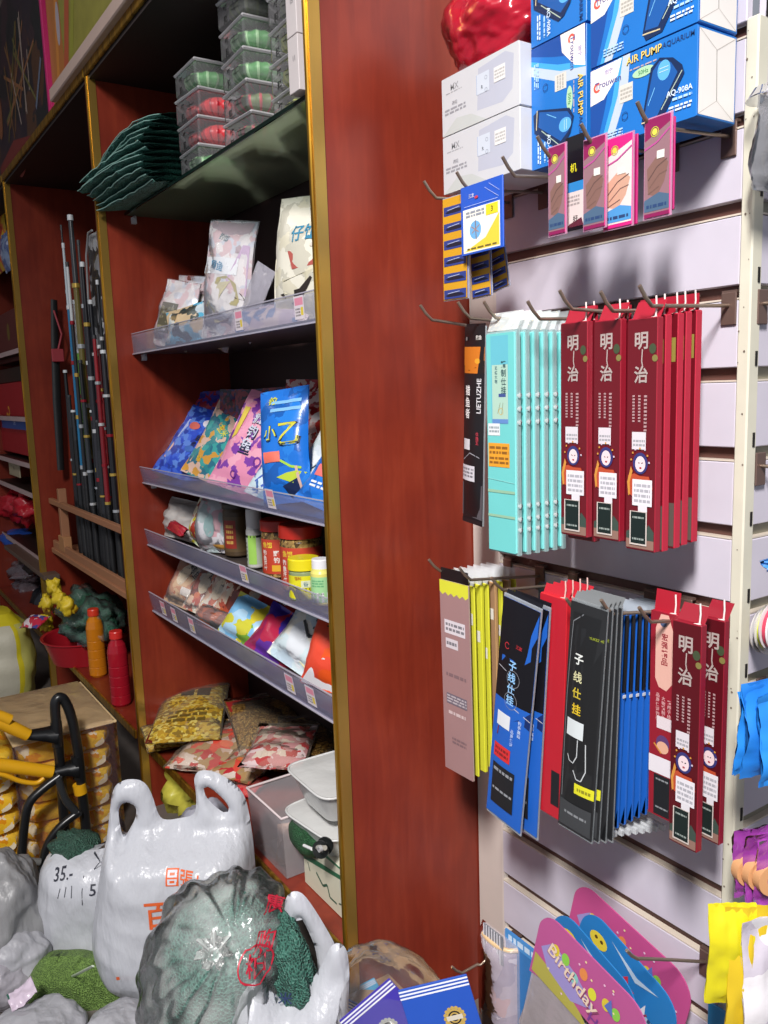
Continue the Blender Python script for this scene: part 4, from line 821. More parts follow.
# shelf five
OR=['#c86a44','#b85038','#d8b8a0','#7a3424','#d8cfc0']
def P5(label,px,py,Y,w,h,d,cols,lean,roll,seed,art=(),sc=30,cover=None,zo=0,yaw=0): return pouch('bait_pouch',label,'bait pouch',px,py,Y,w,h,d,busy(cols,sc,seed=seed),lean,roll,yaw,z=S5,zoff=zo,art=art,seed=seed,cover=cover)
orart=[('t','鲫鱼',.05,.22,.028,'#2a1a18',-20),('v','红虫',.2,-.02,.018,'#303030'),('r',-.05,-.25,.3,-.1,'#d8cfc8'),('e',-.15,.1,.02,.03,'#d8c8b0'),('r',.1,-.4,.26,-.28,'#7d88a0')]
P5('orange-brown pouch with cream lower half, leftmost on the fifth shelf',186,612,-.19,.125,.175,.05,['#d8b48c','#c8906c','#d8ccb4','#b86a44'],22,14,41,orart,sc=16,cover=CLR)
for i,(x,y) in enumerate(((203,622),(216,630),(229,636),(238,640))):
    P5('orange-brown pouch on the fifth shelf, %s to the right of the leftmost one'%ORD[i],x,y,-.18+.006*i,.11,.165-.006*i,.028,OR,24,16+2*i,42+i,orart if i<3 else (),sc=26,cover=CLR if i<2 else None)
P5('clear pouch of dark orange pieces lying low behind the fifth shelf rail',218,634,-.205,.14,.07,.04,['#7a3c28','#a8542c','#3c2018'],40,10,46,cover=CLR)
P5('red pouch with white outlined characters in the middle of fifth shelf',268,640,-.13,.15,.20,.04,['#a8202c','#8c1c28','#b82c30'],34,26,47,[('v','霸王鱼',-.02,.26,.030,'#281014'),('v','霸王鱼',-.025,.263,.026,'#e0dcd8'),('l',[(-.4,.3),(-.2,.0)],.006,'#d8a82c')],sc=12)
P5('sky-blue and yellow pouch with rounded bottom on the fifth shelf',242,652,-.20,.125,.13,.055,['#7ab4dc','#c8c43c','#a8cce4','#7aa83c','#d8c83c'],30,18,48,sc=16)
P5('glossy purple and crimson pouch in front on the fifth shelf',270,672,-.205,.13,.14,.05,['#5a2c8c','#8c2450','#3c2890','#a82444'],34,22,49,sc=9)
P5('white pouch with bold black brush characters and orange goldfish on the fifth shelf',298,684,-.19,.15,.25,.055,['#d8dce0','#c8d8dc','#e0dccf','#b8ccd8'],32,22,50,[('r',-.45,.30,.3,.49,'#2c2418'),('t','饵',-.2,.39,.03,'#c8a83c'),('v','龙王',.05,.20,.046,'#181818'),('l',[(-.2,-.02),(-.05,-.14),(.05,-.10)],.007,'#181818'),('ring',.12,-.12,.008,.016,'#d8683c'),('p',[(.2,-.05),(.42,.18),(.36,-.02)],'#e08860'),('p',[(-.4,-.3),(.1,-.42),(.4,-.3),(.2,-.2)],'#d8d0a0')],sc=12,cover=CLR)
P5('white and blue glossy pouch top tucked behind the brush-character pouch',316,650,-.12,.11,.19,.04,['#a8b0b8','#3c6c8c','#c8ccd0','#5d6468'],26,10,51,sc=24)
P5('orange, yellow and white pouch at the right end of the fifth shelf','' and 0 or 322,705,-.20,.085,.19,.045,['#d8501c','#e0a82c','#d84830','#e0dcdc'],20,10,52,[('t','鱼',.0,.36,.03,'#2c2014'),('p',[(-.5,-.5),(.5,-.5),(.5,-.2),(.0,-.1),(-.3,-.3)],'#d8d8dc')],sc=10)
# ---- clear boxes on the glass shelf
CB=film('#f2f0f4',.12,.08,.1); CE=film('#f0eef2',.55,.15,.1)
def clearbox(label,x,y,z,w,d,h,ball,seed,group=None,mark='#202020'):
    t=thing('float_box',label,'box',(x,y,z),(0,0,rad(random.Random(seed).uniform(-4,4))),group)
    b=MB(); b.box((0,0,h*.42),(w*.96,d*.96,h*.82),CB,bev=.004); b.build('clear_tub',t)
    b=MB(); b.box((0,0,h*.90),(w,d,h*.12),CE,bev=.003); b.build('clear_lid',t)
    for k,(bx,by) in enumerate(((-.22,-.02),(.2,.05)) if ball[1]!='net' else ((0,0),)):
        b=MB(); R=random.Random(seed+k); r=min(w,d)*(.45 if ball[1]=='net' else .34)
        m=ball[0]
        def f(u,v):
            th=2*PI*u; ph=PI*v; q=1+.05*math.cos(14*th)*math.sin(ph) ; return Vector((bx*w+r*q*math.sin(ph)*math.cos(th)*1.0,by*d+r*q*math.sin(ph)*math.sin(th),h*.44+h*.40*math.cos(ph)))
        b.grid(f,56,12,m,mf=(lambda u,v:ball[2] if int(u*56)%4==0 else m),flip=True); b.build('net_ball',t)
    b=MB(); b.art([('v','饵料',-.2,.15,h*.3,mark,1),('l',[(.1,.25),(.15,-.25)],.0012,mark),('l',[(.0,.1),(.3,.05)],.0012,mark),('l',[(.02,-.1),(.3,-.18)],.0012,mark)],lambda x,y_,hh:Vector((x,-d*.482-hh,y_+h*.42)),w*.9,h*.7); b.build('marker_writing',t)
    return t
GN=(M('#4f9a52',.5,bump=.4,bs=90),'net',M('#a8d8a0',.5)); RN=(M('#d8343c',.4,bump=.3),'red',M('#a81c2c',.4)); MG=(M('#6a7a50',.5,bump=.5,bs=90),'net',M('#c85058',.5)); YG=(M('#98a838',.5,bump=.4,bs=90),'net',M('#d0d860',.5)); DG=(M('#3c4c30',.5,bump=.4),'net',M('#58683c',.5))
p=atZ(197,158,S1); q=atZ(178,168,S1)
def colbox(px,py0,tops,Y,w,d,kinds,names,seed):
    z=S1
    X=atY(px,py0,Y).x
    for i,k in enumerate(kinds):
        h=tops[i]; clearbox(names[i],X-w/2,Y+d/2,z+.0005,w,d,h,k,seed+i); z+=h+.0012
hh=.0575
colbox(198,130,[hh]*4,-.205,.128,.115,[GN,RN,RN,GN],['clear box with a green net ball, bottom of the left stack','clear box with red bundles, second up in the left stack','clear box with red bundles, third up in the left stack','clear box with a green net ball, top of the left stack'],60)
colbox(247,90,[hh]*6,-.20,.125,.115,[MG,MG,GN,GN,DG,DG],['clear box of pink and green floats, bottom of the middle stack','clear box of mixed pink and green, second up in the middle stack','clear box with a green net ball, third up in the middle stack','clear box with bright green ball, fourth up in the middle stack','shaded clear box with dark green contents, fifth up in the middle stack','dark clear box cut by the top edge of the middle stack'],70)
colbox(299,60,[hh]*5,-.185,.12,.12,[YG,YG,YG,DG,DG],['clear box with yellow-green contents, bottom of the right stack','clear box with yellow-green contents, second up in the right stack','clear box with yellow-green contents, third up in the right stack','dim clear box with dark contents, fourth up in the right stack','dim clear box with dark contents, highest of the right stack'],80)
for i in range(2):
    X=atY(292,60,-.232).x+.0745; z=0
    t=thing('paper_carton',['upright white paper carton beside the gold trim, lower one','upright white paper carton beside the gold trim, upper one'][i],'carton',(X-.056,-.225,S1+.0005+i*.088))
    b=MB(); b.box((0,.01,.0435),(.035,.05,.087),M('#c4bcbc',.5),bev=.0008); b.art([('t','15' if i else '11',.1,.1,.008,'#5d5a60')],lambda x,y,hh_:Vector((x,-.015-hh_,y+.0435)),.035,.087); b.build('folded_box',t)
# ---- folded green nets on the left of the glass shelf
t=thing('folded_net','thick bundle of folded dark green netting overhanging the glass shelf front','net',(0,0,0))
NG=net('#5f9c90','#234f48',240); NL=M('#8fb8ae',.4)
xl=atY(84,150,-.33).x; 
R=random.Random(5)
for i in range(11):
    b=MB(); z0=S1+.008+.0118*i; q=R.uniform(-.02,.02); 
    y_f=-.345+abs(i-4)*.010+q*.6
    def f(u,v,z0=z0,y_f=y_f,i=i):
        # a thin folded slab: u round the section, v along X
        X=-1.655+.33*v; th=2*PI*u; 
        yc=(y_f+.0)/2+.01*math.sin(v*3+i); hy=(0-y_f)/2*(1-.25*v)
        sag=-.020*max(0,(-(yc+hy*math.cos(th))-.22)/.12)*(1.2-i*.04)
        zz=z0*1.0+ (i*.0035)*math.sin(v*2.4) +.0085*math.sin(th)+sag+.004*noise.noise(Vector((v*30,th*3,i*2.)))+.003*noise.noise(Vector((v*8,math.cos(th)*2,i*3.)))
        return Vector((X,yc+hy*math.cos(th),zz))
    b.grid(f,18,26,NG,closeu=True)
    b.tube([f(.5,v/14)+Vector((0,-.002,0)) for v in range(15)],.0011,NL,5)
    b.build('net_fold',t)
# ---- packets on the base shelf of the near cabinet
ZS=ZB+.001
CORN=busy(['#c8a83c','#b89030','#d8c46a','#8c7030'],70,.25,seed=61); PEL=busy(['#6d4c24','#8c6834','#4a3418','#a8884c'],160,.3,seed=62); RP=busy(['#c8b0a0','#b83038','#d8c8bc','#a8885c','#d85040'],26,.2,seed=63)
def flatbag(label,px,py,w,h,d,m,yaw,seed,z=0,art=(),pitch=84,name='grain_bag'):
    p=atZ(px,py,ZS+z+d*.5); t=thing(name,label,'bag of bait',(p.x,max(-.24,p.y)-.0,ZS+z+d*.55),(Matrix.Rotation(rad(yaw),3,'Z')@Matrix.Rotation(-rad(pitch),3,'X')).to_euler())
    b=MB(); b.T=Matrix.Translation((0,0,-h/2)); pouchmesh(b,w,h,d,m,None,seed,art,wr=.003); b.build('filled_bag',t)
    b=MB(); b.T=Matrix.Translation((0,0,-h/2)); pouchmesh(b,w*1.06,h*1.05,d+.006,film('#e0d4c0',.12,.08,.8),None,seed+1,wr=.004); b.build('clear_wrap',t)
blk2=[('r',-.2,.12,.0,.30,'#1c1810'),('r',.05,.12,.25,.30,'#1c1810'),('d',-.3,-.3,.3,-.1,3,'#6a5520')]
flatbag('bag of yellow maize with two black squares, topmost at the left of base shelf',192,708,.19,.40,.035,CORN,62,61,.06,blk2)
flatbag('bag of yellow maize under the topmost one, at the left of the base shelf',185,722,.16,.28,.035,CORN,70,62,.02)
flatbag('small bag of maize at the front left corner of the base shelf',170,735,.14,.15,.03,CORN,80,63,.0,[('d',-.3,-.2,.3,.3,4,'#6a5520')])
flatbag('bag of pale mixed grain with red figures, centre of the base shelf',222,745,.20,.26,.04,RP,40,64,.012,[('e',-.1,.0,.016,.016,'#b83028'),('e',.15,-.1,.02,.012,'#d86a4c')])
flatbag('bag of brown pellets with red end in shade, behind the mixed grain',265,722,.18,.32,.04,PEL,75,65,.05,[('p',[(-.5,.5),(-.5,.2),(.2,.5)],'#a82c2c')])
flatbag('bag of brown pellets at the back right of the base shelf',310,742,.17,.26,.04,PEL,60,66,.06)
flatbag('pink and cream packet on top of the clear bin',280,748,.15,.20,.03,busy(['#c89090','#d8c8b8','#b84848','#e0c8c8'],30,.2,seed=66),50,67,.10)
flatbag('pale packet with orange and red figures hanging over the shelf middle',248,762,.13,.18,.03,RP,30,68,.03,[('e',.0,.1,.014,.018,'#a82820'),('e',.0,-.1,.018,.012,'#e0783c')])
flatbag('crumpled greyish clear packet lying on bare shelf, centre left',225,765,.12,.14,.02,busy(['#8c6a5c','#a88878','#7a4a3c'],20,.2,seed=69),20,69,.0)
flatbag('small red shiny packet beside the clear bin','' and 0 or 250,785,.07,.08,.03,M('#c81c2c',.2,bump=.4),20,70,.0)
# clear bin
q1=atZ(287,879,ZS); q2=atZ(256,846,ZS); w_b=q1.x-q2.x; x0=q1.x; bx=thing('storage_bin','large clear plastic bin without lid on the base shelf, holding packets','bin',(x0-w_b/2,q1.y+.10,ZS))
b=MB(); d_b,h_b=.20,.135
PB=film('#cfc8cc',.42,.12,.15)
for (cx,cy,dx,dy) in ((0,-d_b/2,w_b,.003),(0,d_b/2,w_b,.003),(-w_b/2,0,.003,d_b),(w_b/2,0,.003,d_b)):
    b.grid(lambda u,v,cx=cx,cy=cy,dx=dx,dy=dy:Vector(((cx*(1+.08*v))+(u-.5)*(dx if dx>.01 else 0)*(1+.08*v),(cy*(1+.08*v))+(u-.5)*(dy if dy>.01 else 0)*(1+.08*v),h_b*v)),4,4,PB)
b.grid(lambda u,v:Vector(((u-.5)*w_b,(v-.5)*d_b,.001)),1,1,PB)
b.build('bin_wall',bx)
b=MB(); W2,D2=w_b*.54,d_b*.54
b.tube([(-W2,-D2,h_b),(W2,-D2,h_b),(W2,D2,h_b),(-W2,D2,h_b),(-W2,-D2,h_b)],.003,film('#e8d8d8',.7,.1,0),6); b.build('bin_rim',bx)
for i,(dx,dy,c,lab) in enumerate(((.08,.0,'#c82830','red packet inside the clear bin'),(-.05,.02,'#a8846c','brown packet inside the clear bin'),(.02,-.03,'#b0938c','dull pink packet low inside the clear bin'))):
    t=thing('grain_bag',lab,'bag of bait',(x0-w_b/2+dx*.5,q1.y+.10+dy,ZS+.01+.02*(2-i)),(rad(-70),0,rad(30*i)))
    b=MB(); b.T=Matrix.Translation((0,0,-.05)); pouchmesh(b,.11,.12,.03,busy([c,'#8c6a5c',c,'#c8a898'],24,.25,seed=90+i),seed=90+i); b.build('filled_bag',t)
b=MB(); b.box((0,0,.05),(.05,.03,.10),M('#b08a4c',.6),bev=.001); q=b.build('tan_carton'); q.location=(x0+.03,-.08,ZS); tag(q,'small tan carton between the clear bin and white tubs','carton')
# two white plastic tubs
FR=film('#dcdcda',.78,.25,.2)
for i,(px,py) in enumerate(((337,842),(338,803))):
    pt=atY(px,py,-.20)
    t=thing('plastic_tub',['frosted white plastic tub, lower of two near the gold trim','frosted white plastic tub, upper of two near the gold trim'][i],'tub',(pt.x,-.195,pt.z),(0,0,rad(6-8*i)))
    b=MB(); 
    def f(u,v):
        th=2*PI*u; k=.72+.28*min(1,v*1.0); c,s_=math.cos(th),math.sin(th); e=.35; return Vector((.085*k*math.copysign(abs(c)**e,c),.075*k*math.copysign(abs(s_)**e,s_),.058*v))
    b.grid(f,40,5,FR,closeu=True); b.grid(lambda u,v:Vector((f(u,0).x*v,f(u,0).y*v,.0005)),40,1,FR,closeu=True); b.build('tub_body',t)
    b=MB(); 
    def g(u,v): p_=f(u,1); return Vector((p_.x*1.06*(1-v) ,p_.y*1.06*(1-v),.062+.003*math.sin(v*PI)))
    b.grid(g,40,4,FR,closeu=True); b.tube([(f(j/40,1).x*1.05,f(j/40,1).y*1.05,.062) for j in range(41)],.0025,FR,6); b.build('tub_lid',t)
# cream carton with green print carrying reels and green mesh
cq=atZ(305,882,ZS); cc=thing('gear_carton','cream carton with green stripes and bird print under the green mesh, right of base shelf','carton',(cq.x+.085,cq.y+.075,ZS))
b=MB(); b.box((0,0,.052),(.17,.15,.104),M('#cfcdb8',.5),bev=.001)
b.art([('p',[(-.5,.0),(.5,.30),(.5,.38),(-.5,.12)],'#2c6a4c'),('p',[(-.5,.4),(.5,.47),(.5,.5),(-.5,.5)],'#3c7a58'),('l',[(-.2,-.05),(-.05,-.2),(.05,-.1)],.005,'#2c5a48'),('l',[(.05,-.1),(.1,-.3),(.25,-.3)],.004,'#2c5a48'),('l',[(-.4,.0),(-.35,-.15)],.003,'#3c5a48'),('e',.38,-.05,.005,.008,'#b87a4c'),('l',[(.3,-.25),(.4,-.2)],.003,'#2c4a3c')],lambda x,y,h_:Vector((x,-.075-h_,y+.052)),.17,.104)
b.build('printed_box',cc)
p=atY(303,840,-.262)
b=MB(); 
def f(u,v):
    th=2*PI*u; ph=PI*v; q=1+.12*noise.noise(Vector((math.cos(th)*2,math.sin(th)*2,v*3))); return Vector((p.x+.062*q*math.sin(ph)*math.cos(th)+.03*(1-v)*0,-.250+.03*q*math.sin(ph)*math.sin(th),p.z+.003+.034*q*math.cos(ph)))
b.grid(f,28,18,net('#2f6b3f','#0d2414',420),closeu=True,flip=True); tag(b.build('green_mesh_bag'),'rounded green mesh bag hanging over the carton edge','mesh bag')
r_=atY(322,848,-.29); t=thing('line_winder','black and white plastic line winder with a white pin, above the cream carton','reel',(r_.x,-.288,r_.z))
b=MB(); b.lathe([(.006,-.012),(.016,-.012),(.016,-.008),(.007,-.008),(.007,.008),(.016,.008),(.016,.012),(.006,.012)],(0,0,0),M('#1a1c1c',.3),18,ax=(.6,-.8,.2)); b.build('spool',t)
b=MB(); b.tube([(-.055,-.01,-.018),(-.02,-.012,-.008)],.003,M('#e0e0e0',.3)); b.build('white_pin',t)
b=MB(); b.tube([(-.01,-.01,.0),(.03,-.012,.018)],.0045,M('#b8b4a8',.3,.3)); b.lathe([(.002,0),(.006,0),(.006,.006),(.002,.006)],(.024,-.016,.016),M('#c8c8c8',.3,.4),12,ax=(0,-1,0)); b.build('grey_handle',t)
# yellow crumpled thing and grey bag under the base shelf
b=MB(); p=atY(186,802,-.20)
def blobf(c,rx,ry,rz,sd,amp=.2,sc=2.):
    def f(u,v):
        th=2*PI*u; ph=PI*v; d=Vector((math.sin(ph)*math.cos(th),math.sin(ph)*math.sin(th),math.cos(ph))); q=1+amp*noise.noise(d*sc+Vector((sd,sd*.7,0)))+amp*.4*noise.noise(d*sc*3.3+Vector((0,sd,sd)))
        return Vector((c[0]+rx*q*d.x,c[1]+ry*q*d.y,c[2]+rz*q*d.z))
    return f
b.grid(blobf((p.x,-.17,.085),.10,.08,.10,3,.5,2.6),32,20,M('#c8c04c',.35,bump=.6,bs=30),closeu=True,flip=True); tag(b.build('yellow_bag'),'crumpled yellow plastic bag stuffed under the base shelf','bag')
# ---------------------------------------------------------------- middle cabinet: rods and stock
ROD=[(65,370,'#1a1b1e','#202226',.006),(69,395,'#26282c','#1a1b1e',.006),(73,410,'#2a2c30','#1c1e20',.0065),(84,400,'#1a1b1e','#24262a',.0065),(92,410,'#202226','#1a1b1e',.0065),(97,420,'#1c1d20','#24262a',.0065),(105,425,'#1a1b1e','#202226',.0065),(114,430,'#1c1d20','#1a1b1e',.007),(63,243,'#b8c4cc','#1c6c98',.004),(61,225,'#2a2c30','#202226',.003),(70,215,'#3a3c40','#6a6030',.0075),(67,262,'#c8ccd0','#222428',.0045),(74,300,'#a8a8a8','#78b83c',.005),(78,240,'#3c3e40','#26282c',.004),(82,262,'#1c1c20','#2a2a30',.006),(86,330,'#3c3c30','#2a2c24',.006),(90,300,'#202228','#303238',.007),(94,335,'#8c2028','#7a1c24',.0055),(99,345,'#5c1c20','#8c2428',.006),(88,345,'#1c4c98','#1c4c98',.003),(103,350,'#28282c','#1c1c20',.007),(107,380,'#202024','#18181c',.007),(111,360,'#2c1c1e','#6c2024',.006),(80,360,'#1c1e20','#303438',.006),(97,280,'#24262a','#24262a',.004)]
ZRB=ZR+.012
lab=['short black rod tube %s'%q for q in ('leftmost in the rack','second from the left in the rack','under the grey-tipped rod','below the silver-ringed rod','below the camouflage bag','right of centre in the rack','near the gold trim','touching the gold trim')]+['sky-blue fishing rod with white tip standing in the rack','thin black fishing rod behind the sky-blue one','tall grey-tipped olive fishing rod, highest in the rack','black fishing rod with a long white sleeve in the rack','bright green banded fishing rod in the rack','slim dark fishing rod rising left of the cloth rod bag','black fishing rod with silver rings, centre of the rack','dark olive patterned fishing rod in the rack','thick black fishing rod right of the olive patterned one','dark red fishing rod right of centre in the rack','second dark red fishing rod near the gold trim','thin royal-blue fishing rod slanting across the rack','black fishing rod beside the gold trim','black thick-handled fishing rod nearest the gold trim','dark fishing rod with a red lower section near the trim','charcoal fishing rod in the left centre of rack','slim charcoal fishing rod behind the cloth rod bag']
for i,(px,py,c1_,c2_,r) in enumerate(ROD):
    r*=1.3
    Y=-.165-.018*(i%3); top=atY(px,py,Y); 
    t=thing('fishing_rod',lab[i],'fishing rod',(top.x,Y,ZRB),group='fishing rods in the wooden rack')
    L=top.z-ZRB; R=random.Random(i); 
    dx=.10 if i==19 else R.uniform(-.015,.015)
    def pt(f): return (dx*(1-f),.0,L*f)
    m1=M(c1_,.3); m2=M(c2_,.28,bump=.2,bs=120); hd=M('#16171a',.5,bump=.4,bs=200)
    b=MB(); b.tube([pt(.0),pt(.30)],[r*1.5,r*1.3],hd,10); b.build('handle',t)
    b=MB(); b.tube([pt(.30),pt(.8)],[r*1.25,r],m2,10); b.build('lower_section',t)
    b=MB(); b.tube([pt(.8),pt(.985)],[r*.95,r*.8],m1,10); b.build('upper_section',t)
    b=MB(); b.tube([pt(.985),pt(1.)],[r*1.05,r*1.0],M('#d0d4d8' if i%2==0 else '#303236',.35),10); b.build('tip_cap',t)
    for k,f in enumerate((.30,.46,.63,.8) if i>=8 else (.5,)):
        b=MB(); b.tube([pt(f),pt(f+.012)],r*1.45,M(['#b8bcc0','#c8a850','#a02430','#d8d8d8'][(i+k)%4],.25,.5),10); b.build('ring',t)
# rod bags hanging on the partition and the camouflage cover
p=atY(56,300,-.24); q=atY(60,440,-.24)
t=thing('rod_bag','long black folded rod cover with a red strap leaning at left of the rack','rod bag',(0,0,0))
b=MB(); pts=[atX(54,300,XA+.10)+Vector((0,0,0)),atX(55,340,XA+.10),atX(57,400,XA+.10),atX(60,470,XA+.10)]
b.tube([Vector((a.x,max(-.2,a.y),a.z)) for a in pts],[.018,.022,.024,.02],M('#26282a',.6,bump=.5),10,flat=.5); b.build('cover',t)
b=MB(); a=pts[1]; b.box((a.x+.024,max(-.2,a.y),a.z-.06),(.012,.045,.05),M('#98303a',.5),bev=.003); b.tube([(a.x+.024,max(-.2,a.y),a.z+.11),(a.x+.03,max(-.2,a.y)+.02,a.z+.02),(a.x+.024,max(-.2,a.y),a.z-.05)],.004,M('#98303a',.5)); b.build('red_strap',t)
CAM=busy(['#3a3c3e','#8a8c90','#1c1e20','#b0b2b4'],14,.5,seed=100,bump=.5)
p=atY(95,350,-.13); tp=atY(92,232,-.13)
t=thing('rod_bag','grey camouflage rod bag with pale zip edge standing behind the rods','rod bag',(p.x+.02,-.10,ZR+.012))
h=tp.z-ZR; b=MB(); pouchmesh(b,.20,h,.06,CAM,None,101,wr=.006); b.build('bag_body',t)
b=MB(); b.tube([(-.088,-.02,h*.5),(-.092,-.02,h*.8),(-.07,-.02,h*.94),(-.02,-.02,h*1.0),(.03,-.02,h*1.0)],.004,M('#9a9c9e',.4),6); b.build('zip_edge',t)
# bottles, basin and bagged nets on the base shelf
def bottle(label,px,py,Y,r,h,c,capc,z=ZB):
    p=atY(px,py,Y); t=thing('drink_bottle',label,'bottle',(p.x,Y,z+.0005))
    m=M(c,.15,var=.02)
    pr=[(0,.002),(r*.8,.0),(r,.008)]
    for k in range(4): zz=h*(.14+.13*k); pr+=[(r,zz),(r*.97,zz+h*.01),(r,zz+h*.02)]
    pr+=[(r,h*.72),(r*.85,h*.82),(r*.55,h*.88),(r*.5,h*.9)]
    b=MB(); b.lathe(pr,(0,0,0),m,24); b.build('bottle_body',t)
    b=MB(); b.lathe([(r*.62,h*.9),(r*.66,h*.905),(r*.66,h*.985),(r*.6,h),(0,h)],(0,0,0),M(capc,.35),24); b.build('cap',t)
bottle('orange bottle with a red cap on the shelf under the rod rack',99,679,-.245,.030,.245,'#c87818','#d83c24')
bottle('dark red bottle with a red cap, nearest the gold trim',121,697,-.262,.031,.245,'#a01828','#d02c28')
b=MB(); p=atY(84,672,-.23); b.lathe([(0,.0),(.042,.0),(.050,.12),(.047,.12),(.04,.004)],(p.x,-.20,ZB+.001),M('#c8a8bc',.4),24); tag(b.build('lilac_cup'),'lilac plastic tub beside the orange bottle under the nets','tub')
b=MB(); p=atY(66,652,-.29); p.x+=.04; b.lathe([(0,.0),(.12,.0),(.15,.085),(.158,.09),(.158,.095),(.147,.092),(.118,.006),(0,.006)],(p.x,-.225,ZB+.001),M('#a81c28',.35),32); tag(b.build('red_basin'),'dark red plastic basin holding bagged nets under the rod rack','basin'); bp=p
b=MB(); b.grid(blobf((p.x+.03,-.20,ZB+.165),.20,.10,.085,6,.35,2.4),40,22,net('#3f7a60','#123024',200),closeu=True,flip=True); t=thing('bagged_net','clear bag of dark green netting heaped above the red basin','net',(0,0,0)); b.build('green_netting',t)
b=MB(); b.grid(blobf((p.x+.03,-.203,ZB+.167),.208,.108,.09,6,.45,2.6),40,22,film('#b8d0c8',.10,.1,.9),closeu=True,flip=True); b.build('clear_bag',t)
YLW=M('#d8bc28',.5,bump=.4)
for i,(x,y) in enumerate(((47,603),(54,588),(60,600),(68,606),(46,622))):
    a=atY(x,y,-.32); b=MB(); b.grid(blobf((a.x,-.32,a.z),.032,.024,.032,20+i,.7,2.2),20,12,YLW,closeu=True,flip=True); tag(b.build('yellow_sponge'),'yellow sponge piece in the heap left of the bagged nets, '+['lowest left','topmost','middle','nearest the net','at the rim'][i],'sponge','yellow sponge pieces above the red basin')
a=atY(33,622,-.37); b=MB(); b.T=Matrix.Translation((a.x,-.37,a.z))@basis_rot(60,70,0).to_matrix().to_4x4()@Matrix.Translation((0,0,-.06)); pouchmesh(b,.07,.14,.03,busy(['#b82838','#c8304c','#4a4a90','#d8c8cc'],20,.25,seed=110),seed=110); tag(b.build('bait_pouch'),'red and blue packet poking out left of the yellow sponges','bait pouch')
a=atY(35,600,-.2); b=MB(); b.grid(blobf((a.x,-.16,a.z-.05),.09,.07,.11,28,.3,2.),24,14,M('#14161c',.3,bump=.4),closeu=True,flip=True); tag(b.build('black_bag'),'black plastic bag in the dark behind the red and blue packet','bag')
# ---------------------------------------------------------------- far cabinet stock
def slab(name,label,cat,x0,y0,x1,y1,Y,m,d=.06,art=(),seed=0,pch=True):
    cx,w,zt,h=prect(x0,y0,x1,y1,Y); t=thing(name,label,cat,(cx,Y,zt-h))
    b=MB()
    if pch: pouchmesh(b,w,h,d,m,seed=seed,art=art,wr=.004,seal=.04)
    else: b.box((0,d/2,h/2),(w,d,h),m,bev=.002); b.art(art,lambda x,y,hh:Vector((x,-hh,y+h/2)),w,h)
    b.build('printed_film' if pch else 'printed_box',t); return t
slab('bait_pouch','orange and red pouch on the upper shelf at the far left','bait pouch',-30,226,10,282,-.20,busy(['#a82c20','#c86030','#98242c','#c8a02c'],14,.3,seed=120),seed=120)
slab('bait_pouch','pale blue edged pouch against the far gold trim','bait pouch',3,230,12,272,-.215,busy(['#8ca0c0','#a8b0c8','#5a6a98'],18,.3,seed=121),.03,seed=121)
slab('tackle_carton','dull red-brown carton on the middle shelf at the far left','carton',-40,320,22,367,-.19,M('#5a2420',.5),.12,[('e',.35,.1,.03,.04,'#6a5a20')],pch=False)
slab('tackle_carton','bright red carton with orange swirl and blue name strip','carton',-40,385,28,448,-.20,M('#a01420',.4),.14,[('ring',.30,.10,.012,.026,'#d89a28',-2.4,2.4),('e',.28,.06,.016,.008,'#e0a030'),('r',.2,-.15,.48,.03,'#3c68b8'),('t','CHE',.35,-.06,.022,'#c8d8f0')],pch=False)
slab('tackle_carton','thin dark carton on top of the bright red one','carton',-40,372,22,385,-.20,M('#18140f',.4),.12,pch=False)
slab('price_card','small cream card standing on the shaded left shelf','card',9,461,19,476,-.22,M('#a89c80',.5),.006,[('e',0,0,.008,.01,'#504838')],pch=False)
RB=M('#b81c2c',.3,bump=.7,bs=22)
for i,(x,y,r1) in enumerate(((8,505,.13),(24,508,.11))):
    a=atY(x,y,-.2); b=MB(); b.grid(blobf((a.x,-.17,a.z),r1*1.4,.08,r1*.62,30+i,.55,2.4),28,16,RB,closeu=True,flip=True); tag(b.build('red_bag'),['crumpled red plastic bag at the far left shelf, left one','crumpled red plastic bag at the far left shelf, right one'][i],'bag')
a=atY(13,538,-.2); b=MB(); b.grid(blobf((a.x,-.17,a.z),.2,.09,.045,33,.3,2.),28,14,M('#2450a8',.35,bump=.3),closeu=True,flip=True); tag(b.build('blue_bag'),'flat blue plastic bag under the red bags at far left','bag')
for i,(x,y,c) in enumerate(((18,572,'#4c4448'),(20,590,'#6a5054'),(29,560,'#3c3432'))):
    a=atY(x,y,-.2); b=MB(); b.grid(blobf((a.x,-.15,a.z),.13,.09,.06,36+i,.5,2.4),28,16,film('#8c8088',.5,.15,.8,bs=30) if i<2 else M(c,.4,bump=.5),closeu=True,flip=True); tag(b.build('clear_bag_goods'),['grey clear-bagged goods above the wooden planks at far left','pinkish clear-bagged goods below the grey ones at far left','dark bagged goods at the right of the far left heap'][i],'bag')
b=MB(); 
for k in range(1): b.box((XA-.35,-.27,.50),(.9,.06,.02),M('#5d4c42',.5),bev=.002)
tag(b.build('wooden_plank'),'grey-brown plank edge lying under the bagged goods at far left','plank')
